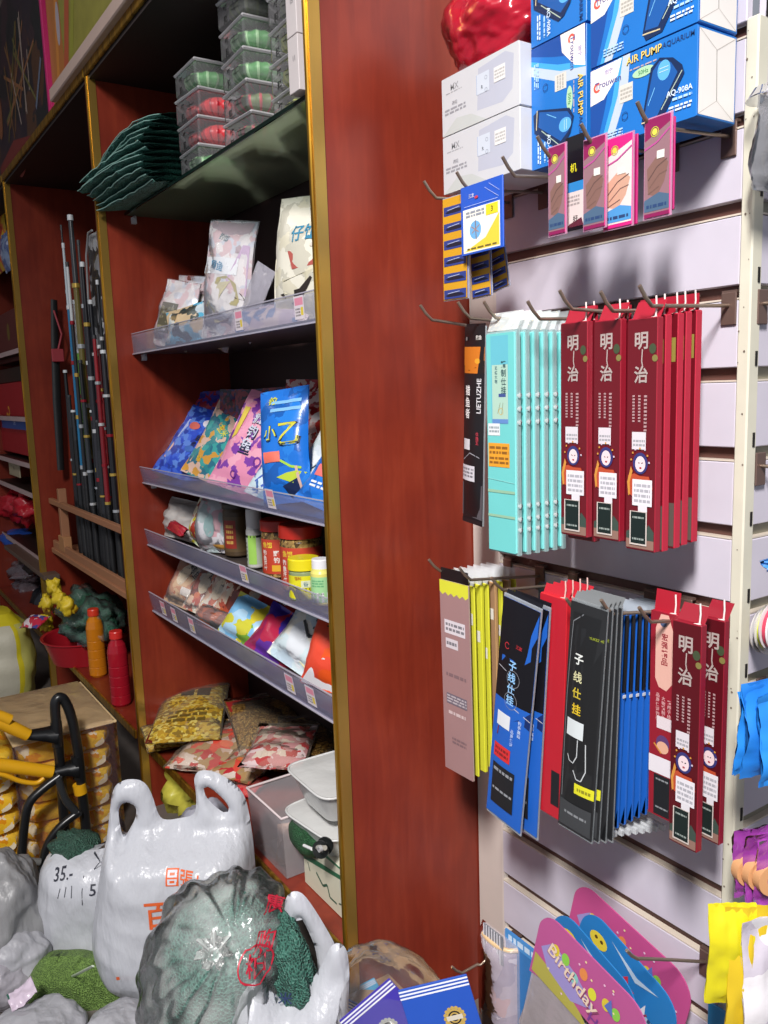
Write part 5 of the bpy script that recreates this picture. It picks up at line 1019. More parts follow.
# ---------------------------------------------------------------- goods on top of the cabinets
def topbox(label,x0,x1,z1,m,art,edge=None,Y=-.262,name='gift_box'):
    t=thing(name,label,'box',((x0+x1)/2,Y,ZTOP+.0005)); h=z1-ZTOP; w=x1-x0
    b=MB(); b.box((0,.12,h/2),(w,.24,h),m,bev=.002); b.art(art,lambda x,y,hh:Vector((x,-hh,y+h/2)),w,h); b.build('printed_box',t)
    if edge: b=MB(); b.box((-w/2-.004,.0,h/2),(.02,.03,h),edge,bev=.002); b.build('pink_edge',t)
XL1=atY(50,60,-.262).x
DKP=busy(['#1c1a20','#241c28','#302028','#181c20','#4a3020'],6,.4,seed=130,bump=0)
ar=[]; R=random.Random(9)
for i in range(16): ar.append(('l',[(R.uniform(-.2,.4),R.uniform(-.3,.0)),(R.uniform(-.2,.4),R.uniform(.0,.3))],.012,['#6a4a24','#5a5428','#7a5030','#8a7a70'][i%4]))
ar+=[('e',-.32,-.05,.05,.09,'#7a4a2c'),('ring',.0,-.35,.10,.12,'#8a3a30',3.4,6.0),('p',[(-.4,-.5),(-.1,-.5),(.2,-.40),(-.1,-.3),(-.4,-.35)],'#6a2420'),('l',[(.3,-.3),(.42,-.1)],.02,'#5a6478')]
topbox('dark box printed with a dim flower spray on top of the middle cabinet',XL1-1.02,XL1-.03,2.62,DKP,ar)
ye=[('p',[(-.5,.5),(-.5,-.5),(-.30,-.5),(-.38,.5)],'#a8682c'),('l',[(-.42,.5),(-.35,.1),(-.42,-.45)],.03,'#c07a2c'),('l',[(.0,.5),(-.2,.0),(-.33,-.45)],.05,'#a84c28'),('l',[(.1,.5),(-.12,.0),(-.28,-.5)],.03,'#8a8a28'),('e',-.36,-.15,.02,.06,'#a8a0a8'),('l',[(-.46,.5),(-.44,.0)],.02,'#5a6a28')]
topbox('yellow-green and orange printed box with a bright pink edge on top of the cabinets',XL1,XL1+.9,2.75,M('#8a8434',.45,var=.25),ye,M('#c01868',.4))
b=MB(); b.box((XL1+.75,-.30,ZTOP+.03),(1.15,.03,.035),M('#b8a094',.5),bev=.003); tag(b.build('wooden_strip'),'pale wooden strip along the top front of the nearest cabinet','strip')
# ---------------------------------------------------------------- floor goods: sack, packet stack, folding cart
XS=-1.50
def atXs(x,y): return atX(x,y,XS)
P2=atY(112,722,-.40); XS=P2.x; ztop=P2.z
st=thing('packet_stack','block of packets shrink-wrapped together with a tan cardboard sheet on top','carton of goods',(0,0,0)) if 0 else None
nL=6; hL=(ztop-.012)/nL
lay=busy(['#e8b020','#f0bc30','#e0901c','#e8d8b8','#f0c440','#e8b428'],24,.2,seed=140,bump=.6)
for i in range(nL):
    z0=hL*i
    for j in range(2):
        yb=-.402-.24*j
        t=thing('noodle_packet','yellow film-wrapped packet, %s layer up, %s in the wrapped stack'%(ORD[i],['nearest the cabinet','farther from the cabinet'][j]),'packet',(XS,yb,z0+.001),(0,0,-PI/2*0))
        b=MB(); 
        def f(u,v,z0=z0):
            th=2*PI*u; c,s_=math.cos(th),math.sin(th); e=.5
            # section in YZ swept along X
            rx=1 if v<1 else 1
            k=1-.18*max(0,(abs(v-.5)-.42)/.08)
            yy=-.118+.118*k*math.copysign(abs(c)**e,c); zz=hL*.5+hL*.5*k*math.copysign(abs(s_)**e,s_)*.98
            return Vector((-.36*(1-v)+.004*noise.noise(Vector((yy*20,zz*20,i+j*9.))),yy,zz))
        b.grid(f,28,10,lay,closeu=True,flip=True)
        fr=[f(k/28,1) for k in range(28)]; c0=Vector((.006,-.118,hL*.5)); b.add([tuple(v) for v in fr]+[tuple(c0)],[(k,(k+1)%28,28) for k in range(28)],lay,True)
        if 0:
            b.art([('r',-.3,-.3,.3,.3,'#e0a030'),('e',.0,.0,.022,.012,'#c86420'),('e',.3,.0,.012,.010,'#d8cfc0'),('d',-.4,-.25,-.1,.2,2,'#b84c1c')],lambda x,y,hh:Vector((.006+hh+.001,-.118+x,hL*.5+y)),.2,hL*.8)
        b.build('film_wrapped_packet',t)
b=MB(); b.box((XS-.18,-.52,ztop+.005-.002),(.38,.26,.006),M('#d8bc8c',.6,var=.1),bev=.001); tag(b.build('cardboard_sheet'),'tan cardboard sheet lying on top of the yellow packet stack','cardboard')
b=MB(); b.box((XS-.18,-.52,ztop*.5+.006),(.39,.262,ztop+.012),film('#d8b8c8',.05,.1,.5,bs=14),bev=.012); tag(b.build('stretch_wrap'),'clear pinkish stretch wrap around the yellow packet stack','plastic wrap')
# woven sack
sp=atY(12,660,-.42); t=thing('woven_sack','white and yellow woven sack standing behind the packet stack at far left','sack',(sp.x,-.46,0))
b=MB(); hS=atY(12,615,-.42).z
SK=M('#c8c4b0',.5,bump=.5,bs=120); SP=M('#c8c46c',.45,bump=.4,bs=120); SY=M('#d8c828',.45,bump=.4,bs=120)
def f(u,v):
    th=2*PI*u; c,s_=math.cos(th),math.sin(th); e=.7; k=(.82+.18*math.sin(PI*min(1,v*1.1)))*(1 if v<.85 else 1-.5*(v-.85)/.15)
    n=.012*noise.noise(Vector((c*3,s_*3,v*6))); return Vector(((.20*k+n)*math.copysign(abs(c)**e,c),(.12*k+n)*math.copysign(abs(s_)**e,s_),hS*v))
b.grid(f,40,20,SK,mf=lambda u,v: SY if (v>.88 or .03<u<.06 or .42<u<.5) else (SP if .06<u<.25 else SK),closeu=True)
b.grid(lambda u,v:Vector((f(u,1).x*(1-v),f(u,1).y*(1-v),hS+.01*v)),40,3,SY,closeu=True); b.build('sack_body',t)
# folding cart
XT=XS+.07
def T(x,y,dx=0): return atX(x,y,XT+dx)
ct=thing('folding_cart','folded hand trolley with black tube frame and yellow handles in front of the packets','hand trolley',(0,0,0))
BK=M('#17181a',.3); YE=M('#d8a018',.35)
def sm(pts,n=6):
    P=[Vector(p) for p in pts]; out=[]
    for i in range(len(P)-1):
        p0=P[max(i-1,0)];p1=P[i];p2=P[i+1];p3=P[min(i+2,len(P)-1)]
        for k in range(n):
            t=k/n; out.append(.5*((2*p1)+(-p0+p2)*t+(2*p0-5*p1+4*p2-p3)*t*t+(-p0+3*p1-3*p2+p3)*t**3))
    out.append(P[-1]); return out
b=MB(); b.tube(sm([T(66,845,-.04),T(62,790,-.02),T(58,740),T(55,708),T(58,698),T(64,700),T(71,716),T(77,745),T(82,790),T(88,850),T(92,900)]),.0125,BK,12); b.build('upper_frame',ct)
b=MB(); b.tube(sm([T(60,776,.015),T(44,788,.015),T(30,802,.015),T(25,820,.015),T(22,850,.015),T(19,884,.015)]),.011,BK,12); b.build('left_leg',ct)
b=MB(); b.tube(sm([T(79,812,.02),T(62,825,.02),T(50,840,.02),T(44,856,.02),T(40,880,.02)]),.0105,BK,12); b.build('right_leg',ct)
b=MB(); b.tube(sm([T(58,778,.02),T(66,800,.02),T(79,815,.02)]),.010,M('#2c2e30',.35),10); b.build('cross_link',ct)
def wedge(pa,pb,pc,name):
    b=MB(); A,B,C_=(T(*q,.0) for q in (pa,pb,pc)); n=14
    b.tube([A,(A*.4+(B+C_)*.3),(B+C_)*.5],[.013,.020,.028],BK,4,flat=.6); b.tube([B,C_],.014,BK,10); b.build(name,ct)
wedge((27,735),(56,722),(58,746),'upper_bracket'); wedge((51,772),(76,756),(79,778),'lower_bracket')
b=MB(); b.tube([T(-30,714),T(0,722),T(28,735)],[.017,.017,.015],YE,12); b.tube([T(-30,712,.006),T(0,716,.006),T(10,720,.006)],.014,YE,10); b.build('upper_handle',ct)
b=MB(); b.tube([T(-30,762),T(0,765),T(52,772)],[.016,.017,.016],YE,12); b.tube(sm([T(-30,774,.006),T(0,774,.006),T(20,781,.006),T(36,783,.006),T(44,778,.006)]),.006,YE,10); b.build('lower_handle',ct)
b=MB(); b.tube([T(79,784,.002),T(81,793,.002)],.0165,YE,14); b.build('yellow_clamp',ct)
g=MB(); a=T(0,858,.03); c_=T(40,862,.03); g.tube([T(-20,858,.03),a,c_],.009,M('#7a7a78',.4,.3),10); g.build('grey_bar',ct)
# ---------------------------------------------------------------- bags on the floor
WP=bagplastic('#cfd1d8',.22,.3)
def crumple(c,rx,ry,rz,sd,low=.16,cr=.05):
    def f(u,v):
        th=2*PI*u; ph=PI*v; d=Vector((math.sin(ph)*math.cos(th),math.sin(ph)*math.sin(th),math.cos(ph)))
        q=1+low*noise.noise(d*1.7+Vector((sd,sd*.7,0)))+cr*(ridge(d*2.6+Vector((sd,3,1)))+.5*ridge(d*5.5+Vector((1,sd,1))))
        return Vector((c[0]+rx*q*d.x,c[1]+ry*q*d.y,c[2]+rz*q*d.z))
    return f
def decal(b,tree,px,py,el,W_,H_):
    d=ray(px,py).normalized(); r=tree.ray_cast(CP,d,6)
    if r[0] is None: return
    o=r[0]; xd=Vector((WR.x,WR.y,0)).normalized(); zd=Vector((0,0,1)); n=-(xd.cross(zd)); n=n if n.dot(WF)<0 else -n
    def sf(x,y,h):
        s=o+xd*x+zd*y; r=tree.ray_cast(s+n*.3,-n,.8); return (r[0]+n*(.0012+h)) if r[0] is not None else s
    b.art(el,sf,W_,H_)
OG='#d8602c'
t=thing('carrier_bag','large full white carrier bag with orange characters and two upright handles','bag',(0,0,0))
b=MB()
sheetbag(b,(-.92,-.49,0),[(94,940),(97,905),(103,865),(108,835),(111,808),(114,785),(126,778),(142,780),(151,792),(158,818),(166,822),(182,818),(196,814),(197,795),(193,778),(199,770),(214,771),(229,779),(244,792),(250,815),(254,850),(257,890),(254,935),(240,985),(200,1000),(150,996),(128,984),(106,972)],
  [[(119,806),(126,800),(137,806),(136,818),(128,832),(124,838),(120,820)],[(203,786),(209,786),(222,796),(231,808),(226,813),(214,804),(206,796)]],.19,WP,1.3,mouth=(150,832),crease=.0055,R=.10,flow=(.02,.62))
tree=b.bvh()
decal(b,tree,180,878,[('r',-.5,-.5,-.05,.5,OG),('r',-.44,.05,-.11,.42,'#c9ccd4'),('r',-.44,-.42,-.11,-.05,'#c9ccd4'),('r',-.36,-.3,-.19,-.14,OG),('r',-.36,.16,-.19,.3,OG),('t','張',.25,.0,.026,OG),('r',.62,.1,.68,.3,OG)],.055,.028)
decal(b,tree,160,915,[('t','百',.0,.0,.055,OG)],.09,.06)
decal(b,tree,131,978,[('p',[(-.5,-.6),(.5,-.1),(.5,.5),(-.5,.0)],OG)],.06,.012)
b.build('bag_body',t)
t=thing('carrier_bag','small tied white bag with handwritten black figures, left of the large bag','bag',(0,0,0))
b=MB()
sheetbag(b,(-1.15,-.62,0),[(38,905),(40,880),(42,862),(52,851),(70,849),(95,849),(115,846),(130,852),(140,900),(130,960),(90,962),(55,957),(42,942)],[],.15,WP,4.1,crease=.0045,R=.07)
tree=b.bvh()
K_='#2a2c38'
decal(b,tree,76,872,[('t','35.-',-.20,-.05,.020,K_,8),('l',[(.18,.32),(.40,.42),(.28,.05)],.0016,K_)],.13,.05)
decal(b,tree,80,892,[('l',[(-.42,.15),(-.46,-.25)],.0016,K_),('l',[(-.30,.2),(-.32,-.2)],.0016,K_),('l',[(-.18,.25),(-.18,-.25)],.0016,K_),('l',[(.05,.6),(.04,-.6)],.0016,K_),('t','5',.26,.05,.022,K_,0)],.10,.045)
b.build('bag_body',t)
a=atX(74,842,-1.17); b=MB(); b.grid(blobf((a.x,a.y,a.z-.012),.055,.05,.032,50,.3,3),28,14,net('#3f6a58','#18302a',300),closeu=True,flip=True); b.build('green_netting',t)
# clear bag full of dark green net
mc=Vector((-.665,-.50,.0)); t=thing('clear_bag','bulging clear bag of dark green netting with red characters, front of the pile','bag',(0,0,0))
cz=.212; ctr=Vector((-.628,-.492,cz)); kn=atY(204,906,-.60); kd=(kn-ctr).normalized(); ka1=kd.orthogonal().normalized(); ka2=kd.cross(ka1)
def mf(u,v,k=1.,seed=7,amp=.02,fo=1.):
    th=2*PI*u; ph=PI*v; d=Vector((math.sin(ph)*math.cos(th),math.sin(ph)*math.sin(th),math.cos(ph)))
    r=1+.07*noise.noise(d*1.5+Vector((seed,0,0)))
    P=ctr+Vector((.140*k*r*d.x,.128*k*r*d.y,.175*k*r*d.z))
    ax=d.dot(kd); ang=math.atan2(d.dot(ka2),d.dot(ka1)); rad_=math.acos(max(-1,min(1,ax)))
    w=math.exp(-rad_*.45)*min(1,rad_/.3)
    fold=w*(.014*ridge(Vector((math.cos(ang)*2.2,math.sin(ang)*2.2,seed)))+.005*math.sin(ang*19+2*rad_))
    P=P+Vector((WR.x,WR.y,0)).normalized()*(.034*d.z)
    return P+d*fold*fo+d*amp*.3*noise.noise(d*5+Vector((seed,3,1)))
b=MB(); b.grid(lambda u,v:mf(u,v,.90,3,.03,0),56,36,net('#64a090','#26554a',220),closeu=True,flip=True); b.build('green_netting',t)
b=MB(); b.grid(lambda u,v:mf(u,v,.95,9,.03,.6),60,40,film('#f4f4f2',.15,.2,.3,noisy=7,bs=24),closeu=True,flip=True); b.build('crumpled_liner',t)
b=MB(); b.grid(lambda u,v:mf(u,v,1.,7,.02),150,90,film('#f2f4f4',.06,.08,.35,noisy=9,bs=22),closeu=True,flip=True); tree=b.bvh()
RC='#b82038'
decal(b,tree,256,962,[('ring',.0,.0,.024,.0268,RC),('t','柏',.0,.0,.030,RC)],.10,.08)
decal(b,tree,276,918,[('t','惠',.0,.3,.030,RC,-15),('t','购',-.15,-.15,.030,RC,-15)],.09,.09)
b.build('clear_film_bag',t)
b=MB(); K=ctr+kd*.138
def kf(u,v):
    th=2*PI*u; r=.008+.030*abs(v-.4)**1.1*(1+.35*math.sin(7*th)+.2*math.sin(13*th)); return K+kd*(v*.045-.012)+(ka1*math.cos(th)+ka2*math.sin(th))*r
b.grid(kf,56,12,film('#f4f4f2',.42,.1,.4,bs=40),closeu=True); b.build('knot',t)
# open white bag with green net at the right
t=thing('carrier_bag','open white carrier bag holding dark green netting, against the wood panel','bag',(0,0,0))
b=MB(); sheetbag(b,(-.49,-.455,0),[(226,1060),(230,1010),(246,978),(262,980),(278,1000),(290,1003),(306,990),(322,966),(330,946),(338,942),(347,948),(350,975),(348,1010),(350,1060)],[],.10,WP,8.2,crease=.004,R=.05,mouth=(330,985),thin=.010)
tree=b.bvh()
decal(b,tree,290,1012,[('t','1米',-.1,.35,.022,'#283860',-6),('t','5元',.0,-.45,.021,'#283860',-8)],.10,.07)
b.build('front_sheet',t)
b=MB(); sheetbag(b,(-.52,-.385,0),[(280,960),(283,915),(286,895),(294,890),(303,893),(314,908),(327,930),(338,950),(344,990),(346,1060),(300,1060),(318,990),(318,955),(308,930),(298,912),(294,930),(292,960)],[],.02,WP,9.1,crease=.003,R=.03); b.build('rear_sheet',t)
a=atY(290,968,-.43); b=MB(); b.grid(blobf((-.53,-.415,a.z-.03),.085,.035,.085,60,.25,2.6),44,24,net('#4a8474','#16362e',260),closeu=True,flip=True); b.build('green_netting',t)
# green mesh on the floor
t=thing('mesh_roll','folded roll of bright green mesh lying on the floor under the large bag','net',(0,0,0))
gm=net('#8cb058','#3c5c28',420)
b=MB(); sheetbag(b,(-.99,-.60,0),[(28,985),(30,968),(42,957),(60,955),(90,958),(120,966),(142,975),(145,998),(120,1003),(90,1007),(55,1018),(36,1012)],[],.085,gm,14.,crease=.010,R=.03); b.build('mesh_sleeve',t)
b=MB(); b.tube([atY(60,983,-.66),atY(93,966,-.665)],[.004,.003],M('#b8c4b0',.4),8,flat=.5); b.build('pale_cord',t)
# more crumpled plastic around
for i,(px,py,z,rx,ry,rz,c,lab_) in enumerate(((-4,915,.12,.115,.10,.135,'#a4a4a6','grey translucent bag slumped at the left edge'),(8,968,.04,.075,.08,.065,'#c0c0c6','crumpled white bag on the floor left of the green mesh'),(40,1056,.02,.12,.08,.045,'#c4c4ca','crumpled white bag at the bottom left below the green mesh'),(125,1062,.02,.10,.08,.05,'#c4c4ca','crumpled white bag at the bottom edge right of the green mesh'),(-4,990,.02,.07,.08,.055,'#b4b0b8','white bag scrap at the lower left edge'),(172,832,.12,.08,.07,.11,'#b0b0bc','greyish bag bulging behind the large carrier bag'))):
    a=atZ(px,py,z); 
    if i==5: a=Vector((-1.02,-.36,.0)); z=.20
    b=MB(); b.grid(crumple((a.x,a.y,max(z,rz*.9)),rx,ry,rz,70+i,.2,.06),90,56,bagplastic(c,.3,.35),closeu=True,flip=True); tag(b.build('plastic_bag'),lab_,'bag')
a=atZ(10,1004,.085); b=MB(); b.T=Matrix.Translation((a.x,a.y,.085))@basis_rot(60,30,30).to_matrix().to_4x4(); pouchmesh(b,.04,.05,.012,busy(['#a87888','#b8a8b8','#2c5a4c','#c8b8c8'],18,.3,seed=150),seed=150); tag(b.build('bait_pouch'),'small mauve and green packet in the bottom left corner','bait pouch')
# ---------------------------------------------------------------- blue cards in a clear bag by the wood panel
cb=thing('display_carton','low plain carton supporting the bag of blue cards by the panel','carton',(-.33,-.31,0)) if 0 else None
def seal(u,v,r,c): 
    out=[]
    for k in range(16): a=2*PI*k/16; out.append(('e',u+r*1.12*math.cos(a)/.12,v+r*1.12*math.sin(a)/.16,r*.22,r*.22,c))
    return out+[('e',u,v,r,r,c),('e',u,v,r*.8,r*.8,'#1c1a20'),('e',u,v,r*.62,r*.62,c),('e',u,v,r*.45,r*.45,'#26242a'),('r',u-.1,v-.022,u+.1,v+.022,'#c8c0b0')]
cards=[(432,982,-.30,'#2450b0',-16,'blue card with a gold rosette seal, right of the clear bag','#b89a50'),(389,978,-.335,'#4034a0',38,'purple card with a silver rosette seal turned cornerwise','#a8a8a0'),(362,984,-.27,'#3aa0d0',30,'sky-blue card corner behind the purple one','#a8a8a0'),(375,1012,-.28,'#2a4cae',24,'blue card lying lowest left in the clear bag','#a8a8a0')]
for i,(px,py,Y,c,rl,lab_,sc_) in enumerate(cards):
    a=atY(px,py,Y); t=thing('seal_card',lab_,'card',(a.x,Y,a.z),basis_rot(8,rl,50))
    if i in(1,2): t.rotation_euler=basis_rot(6,-42 if i==1 else -30,50)
    w_,h_=(.105,.17) if i!=2 else (.05,.1)
    ox=-w_/2 if i==1 else 0
    b=MB(); b.box((ox,0,-h_/2),(w_,.003,h_),M(c,.35),bev=.0008)
    b.T=Matrix.Translation((ox,-.0016,-h_/2))
    b.art(seal(.15 if i==0 else .0,.18,.0125,sc_) if i<2 else [],lambda x,y,hh:Vector((x,-hh,y)),.12,.16)
    b.art([('r',-.5,.47,.5,.485,'#e0e0e8'),('r',-.5,.44,.5,.455,'#e0e0e8'),('r',-.5,.41,.5,.425,'#e0e0e8'),('p',[(-.45,-.3),(.0,-.1),(.4,-.2),(.3,-.4),(-.3,-.45)],'#5a4cb0'),('l',[(-.1,-.05),(.3,-.1)],.005,'#c8608c')],lambda x,y,hh:Vector((x,-hh,y)),w_,h_)
    b.build('printed_card',t)
a=atY(400,1022,-.30); b=MB(); b.box((a.x-.03,-.28,.15/2),(.30,.14,.15),M('#9a7a58',.6),bev=.002); tag(b.build('cardboard_carton'),'low brown carton under the bag of seal cards','carton')
b=MB(); b.grid(crumple((a.x-.015,-.30,.200),.14,.09,.095,80,.1,.05),80,50,film('#e8e8ec',.04,.08,.4,bs=24),closeu=True,flip=True); tag(b.build('clear_bag'),'clear plastic bag around the blue and purple seal cards','bag')
# red bag on the white cartons
p=atY(492,52,-.085); b=MB(); RBG=film('#c81c34',.62,.12,.4,bs=20)
b.grid(crumple((p.x-.0,-.075,ZA+.167+.060),.090,.060,.064,90,.24,.07),100,64,RBG,closeu=True,flip=True); t=thing('red_bag','red plastic bag heaped on top of the white cartons','bag',(0,0,0)); b.build('bag_skin',t)
b=MB(); b.grid(blobf((p.x-.0,-.075,ZA+.167+.058),.075,.048,.050,91,.3,2.0),40,20,M('#8c1424',.4,bump=.3),closeu=True,flip=True); b.build('bag_contents',t)
# ---------------------------------------------------------------- party letter cards low on the slotted wall
def party(label,L,Rr,Y,H_,base,art,w_in=None,group=None,band=.42,sleeve=True):
    a=atY(*L,Y); c=atY(*Rr,Y); w=c.x-a.x; h=H_; roll=math.atan2(a.z-c.z,w)
    t=thing('party_card',label,'party pack',(a.x,Y,a.z),(0,roll,0))
    r=.035; out=[(0,-h*band)]
    for k in range(9): q=PI-PI/2*k/8; out.append((r+r*math.cos(q),-r+r*math.sin(q)))
    for k in range(9): q=PI/2-PI/2*k/8; out.append((w-r*1.2+r*1.2*math.cos(q),-r*1.2+r*1.2*math.sin(q)))
    out.append((w,-h*band)); 
    for k in range(1,12): x=w*(1-k/12); out.append((x,-h*band+.022*math.sin(PI*k/12)))
    b=MB(); b.prism(out,lambda x,y,d:Vector((x,d,y)),0,.002,M(base,.35))
    b.art(art,lambda x,y,hh:Vector((w/2+x,-.0004-hh,-h*band/2+y)),w,h*band); b.build('printed_header',t)
    b=MB(); b.box((w/2,.004,-h*.70),(w*.98,.005,h*.62),film('#e8dce0',.45,.12,.25),bev=.002)
    b.build('clear_bag',t)
    b=MB()
    for k in range(3): b.box((w*(.25+.25*k),.003,-h*.72),(.010,.002,h*.5),M('#c8a0a8',.5))
    b.build('foam_strips',t)['kind']='stuff'
    return t
def balloons(seed):
    R=random.Random(seed); o=[]
    for i in range(7): x=-.30+.09*i+R.uniform(-.02,.02); o+=[('e',x,.12+R.uniform(-.1,.12),.0075,.010,['#d8c23c','#8cc84c','#8cc8c0','#e08a4c','#d8d83c'][i%5])]
    for i in range(14): o.append(('e',R.uniform(-.46,.46),R.uniform(-.35,.44),.0018,.0018,['#e8d8a0','#e8c0d8'][i%2]))
    return o
pinkart=[('p',[(-.48,-.44),(-.48,-.15),(-.2,-.2),(.0,-.32),(.1,-.44)],'#b0a850'),('p',[(-.44,.0),(-.34,.2),(-.1,.1),(.1,-.1),(-.1,-.3),(-.35,-.2)],'#9c90c8')]+balloons(3)+[('t','Birthday',-.12,-.02,.030,'#8c4468',-14,1.),('t','Birthday',-.125,-.01,.029,'#e8d0b8',-14,1.),('t','HAPPY',.25,-.25,.018,'#7a3c8c',-8),('p',[(.16,.1),(.24,.06),(.2,.26)],'#5a70b8'),('e',.34,-.05,.010,.008,'#c88a4c'),('e',.2,-.3,.006,.006,'#48306a')]
blueart=[('p',[(-.5,-.44),(-.5,.0),(-.3,.1),(-.05,-.05),(.2,.0),(.5,-.1),(.5,-.44)],'#a8b8c8'),('e',-.30,.22,.017,.013,'#e0c83c'),('e',-.33,.24,.003,.003,'#5a4010'),('e',-.27,.24,.003,.003,'#5a4010'),('p',[(-.02,.1),(.03,.2),(.06,.1),(.13,.08),(.06,.0),(.02,-.12),(-.02,.0),(-.08,.0)],'#c83040'),('ring',.04,-.2,.006,.009,'#c83040'),('p',[(.16,-.3),(.24,.1),(.32,-.3)],'#d8d8dc'),('l',[(.2,-.2),(.28,.0)],.003,'#8c3c4c'),('d',.3,-.3,.46,.0,3,'#2c4c6c'),('p',[(-.2,.4),(.1,.3),(.3,.36),(.1,.22)],'#b8ccdc')]
party('pink party letter card farthest back, just under the slotted wall lip',(578,878),(700,990),-.035,.30,'#c05088',pinkart)
party('blue party letter card with a smiling sun, behind the front pink card',(588,905),(692,1022),-.075,.30,'#2a78b8',blueart)
party('blue party letter card mostly hidden behind the front pink card','' and 0 or (560,906),(650,1010),-.105,.28,'#2a78b8',blueart)
party('pink party letter card in front with Birthday lettering',(543,908),(657,1024),-.135,.30,'#b85890',pinkart)
a=atY(706,1008,-.03); b=MB(); b.box((a.x+.012,-.02,a.z-.05),(.03,.004,.11),M('#3080b0',.35),bev=.001); tag(b.build('party_card'),'blue card corner at the right of the pink party cards','party pack')
# blister card beside the wood panel
cx,w,zt,h=prect(506,942,541,1060,-.07)
t=thing('blister_card','curved clear blister pack on a blue card, low beside the cream strip','toy pack',(cx,-.07,zt))
b=MB(); b.box((0,.002,-h/2),(w,.003,h),M('#3a78b8',.35),bev=.001); b.art([('r',-.5,.40,.5,.5,'#4a90d0'),('d',-.4,.41,.4,.49,1,'#c8dcf0'),('r',.3,-.5,.5,.3,'#5a9cc8')],lambda x,y,hh:Vector((x,-hh,y-h/2)),w,h); b.build('backing_card',t)
def dome(k,dep):
    def f(u,v):
        # arched blister: half-tube arch outline
        x=-w*.5+w*k*.5*(2*u-1)-.012; top=-.012-h*.02; zz=top-(h*.9)*v; e=math.sqrt(max(0,1-(2*u-1)**2)); cap=min(1,math.sqrt(max(0,1-(1-min(1,v/.13))**2)))
        return Vector((x*1.0,-dep*e*cap,zz))
    return f
b=MB(); b.grid(dome(1.1,.035),20,26,film('#e0dce4',.30,.08,.3)); b.build('clear_blister',t)
b=MB(); b.grid(lambda u,v:dome(.95,.024)(u,.03+.95*v),18,20,busy(['#b8a8b8','#a090a8','#c89ca0','#d8ccd8'],22,.4,seed=160)); b.build('toy_body',t)
b=MB(); b.tube([dome(1.0,.03)(u_/10,.04) for u_ in range(2,11)],.004,M('#d8b88c',.4),8); b.build('tan_arch',t)
cx,w,zt,h=prect(484,930,503,958,-.09)
t=thing('blister_card','clear ribbed plastic hang tab striped white beside the blister pack','hang tab',(cx,-.09,zt)); b=MB(); b.box((0,0,-h/2),(w,.002,h),film('#c8ccd8',.4,.1,.1)); b.art([('r',-.5+.14*i,-.5,-.44+.14*i,.5,'#dcdce4') for i in range(7)],lambda x,y,hh:Vector((x,-.001-hh,y-h/2)),w,h); b.build('ribbed_tab',t)
# ---------------------------------------------------------------- goods on the return wall at the right edge
def hookR(px,py,k,label,L=.12):
    Y=atX(px,py,.016).y; t=thing('display_hook',label,'hook',(.014,Y,zs(k)-.024))
    b=MB(); b.box((.004,0,-.004),(.003,.021,.042),PLT,bev=.001); b.build('back_plate',t)
    b=MB(); b.tube([(.004,0,0),(L,0,0),(L+.015,0,.015)],.0024,WIRE); b.build('wire_arm',t); return Y
hookR(761,300,5,'wire hook on the return wall right of the cream post, middle height')
hookR(759,460,3,'wire hook on the return wall just below the middle one')
hookR(764,100,7,'wire hook on the return wall holding the grey clear pack')
def rpack(name,label,cat,x0,y0,y1,X,wd,m,art=(),d=.018,seed=0,group=None,yawx=0,taper=None,sub=None,roll=0):
    a=atX(x0,(y0+y1)/2,X); z1=atX(x0,y0,X).z; z0=atX(x0,y1,X).z; h=z1-z0
    t=thing(name,label,cat,(X,a.y+wd/2*math.cos(rad(yawx)),z0),(0,rad(roll),rad(90+yawx)),group)
    b=MB(); pouchmesh(b,wd,h,d,m,None,seed,art,wr=.003); b.build('printed_pouch',t)
    if sub: sub(t,wd,h)
    return t
BP=M('#2a88e0',.35,bump=.3,bs=30)
def worms(t,w,h):
    b=MB()
    for k in range(3): b.tube(sm([(-w*.05+.008*k,-.014,h*.12),(-w*.12+.008*k,-.016,h*.35),(-w*.02+.008*k,-.015,h*.55)]),.0035,M('#c8b83c',.4),8)
    b.build('yellow_worms',t)['kind']='stuff'
rpack('lure_pouch','bright blue lure pouch nearest the cream post on the return wall','lure pack',741,694,778,.085,.07,BP,seed=171,yawx=-10)
rpack('lure_pouch','bright blue lure pouch with yellow worms showing, at the right edge','lure pack',749,688,782,.10,.09,M('#2a80d8',.3,bump=.3,bs=30),seed=172,yawx=-10,sub=worms)
rpack('lure_pouch','dark-edged blue lure pouch tucked at the far right edge','lure pack',762,700,788,.115,.08,BP,seed=173,yawx=-5)
rpack('lure_pouch','pale blue scrap of a pouch high at the right edge above the reels','lure pack',765,560,572,.08,.04,M('#3a80c8',.4),seed=174)
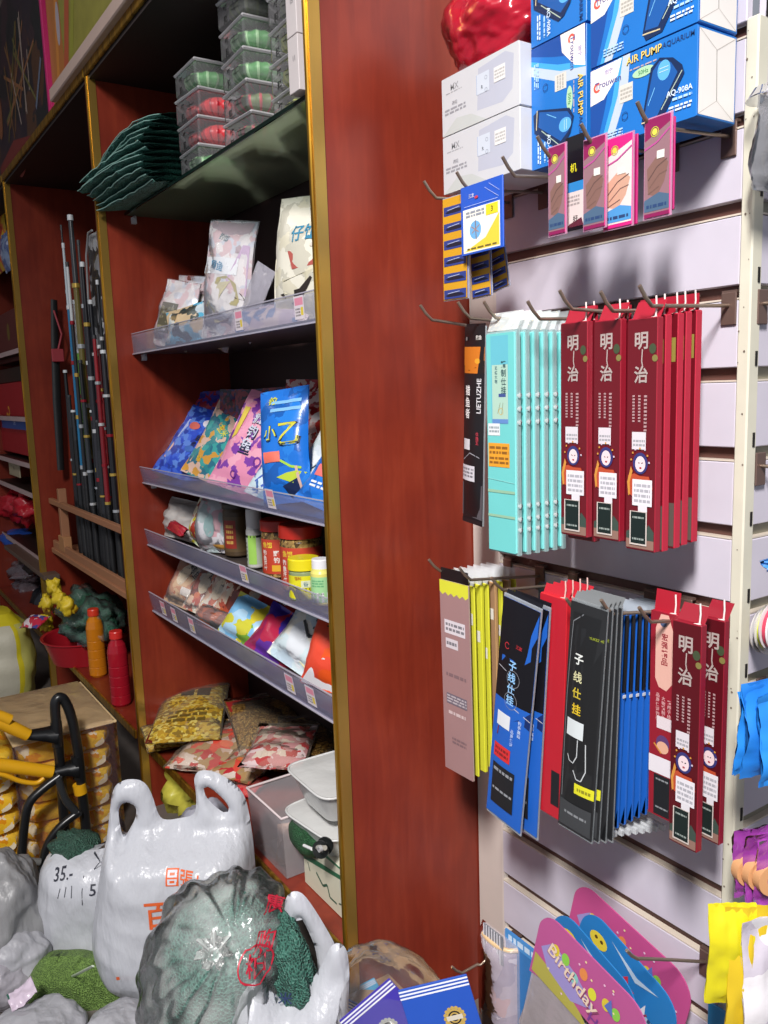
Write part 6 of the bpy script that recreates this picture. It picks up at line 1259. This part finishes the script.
for i,(x,lb,c) in enumerate(((762,'white line reel with black core, nearest the cream post','#1c1a20'),(766,'white line reel with neon yellow band, right of the first','#d8e020'),(771,'white line reel with pink and yellow rim, at the right edge','#d04860'))):
    a=atX(x,632-2*i,.03+.016*i); t=thing('line_reel',lb,'reel',(a.x,a.y+.012,a.z))
    b=MB(); b.lathe([(.008,-.006),(.030,-.006),(.031,-.004),(.022,-.003),(.022,.003),(.031,.004),(.030,.006),(.008,.006)],(0,0,0),M('#dcd8d8',.35),28,ax=(1,0,0)); b.build('spool',t)
    b=MB(); b.lathe([(.0215,-.003),(.0285,-.002),(.0285,.002),(.0215,.003)],(0,0,0),M(c,.4),28,ax=(1,0,0)); b.build('line_winding',t)
PP=film('#b048b8',.55,.12,.3)
def tapes(t,w,h):
    b=MB()
    for k in (-.2,.15): b.lathe([(.008,-.006),(.020,-.006),(.020,.006),(.008,.006),(.008,-.006)],(k*w,-.004,h*.42),M('#d8a070',.45),22,ax=(0,-1,0))
    b.build('tan_rolls',t)
for i,(x,X) in enumerate(((741,.075),(752,.09),(763,.105))):
    rpack('tape_pouch','purple-pink pouch of tan rolls on the return wall, %s from the post'%ORD[i],'lure pack',x,836+4*i,900+5*i,X,.06,PP,seed=180+i,d=.022,sub=tapes,group='purple pouches of tan rolls',yawx=-20)
YP=M('#d8cc20',.35,bump=.45,bs=24)
rpack('lure_pouch','yellow foil pouch leftmost at the lower right, in front of the post','lure pack',719,912,1012,.11,.055,YP,seed=190,d=.014,yawx=-35)
rpack('lure_pouch','yellow foil pouch second from the left at the lower right','lure pack',737,918,1050,.125,.06,M('#d8b828',.35,bump=.45,bs=24),seed=191,d=.014,yawx=-30)
rpack('lure_pouch','white foil pouch with pink streak at the lower right corner','lure pack',752,932,1060,.14,.08,busy(['#d8d0d8','#c8c0cc','#e0dce0','#c88898'],8,.3,seed=192),seed=192,d=.016,yawx=-20)
hookR(752,905,-3,'wire hook over the yellow pouches on the return wall',L=.14)
hookR(760,675,0,'wire hook over the bright blue pouches on the return wall',L=.13)
rpack('clear_pack','grey translucent pack with a clear lid at the upper right edge','pack',755,95,190,.05,.08,film('#8c8c90',.55,.15,.4),seed=195,d=.03)
b=MB(); a=atX(764,88,.05); b.lathe([(.0,.014),(.022,.012),(.028,.002),(.030,0)],(.05,a.y+.02,a.z-.008),film('#e8e8ec',.5,.06,.2),28); tag(b.build('clear_cup'),'clear plastic dome cup above the grey pack, upper right edge','cup')
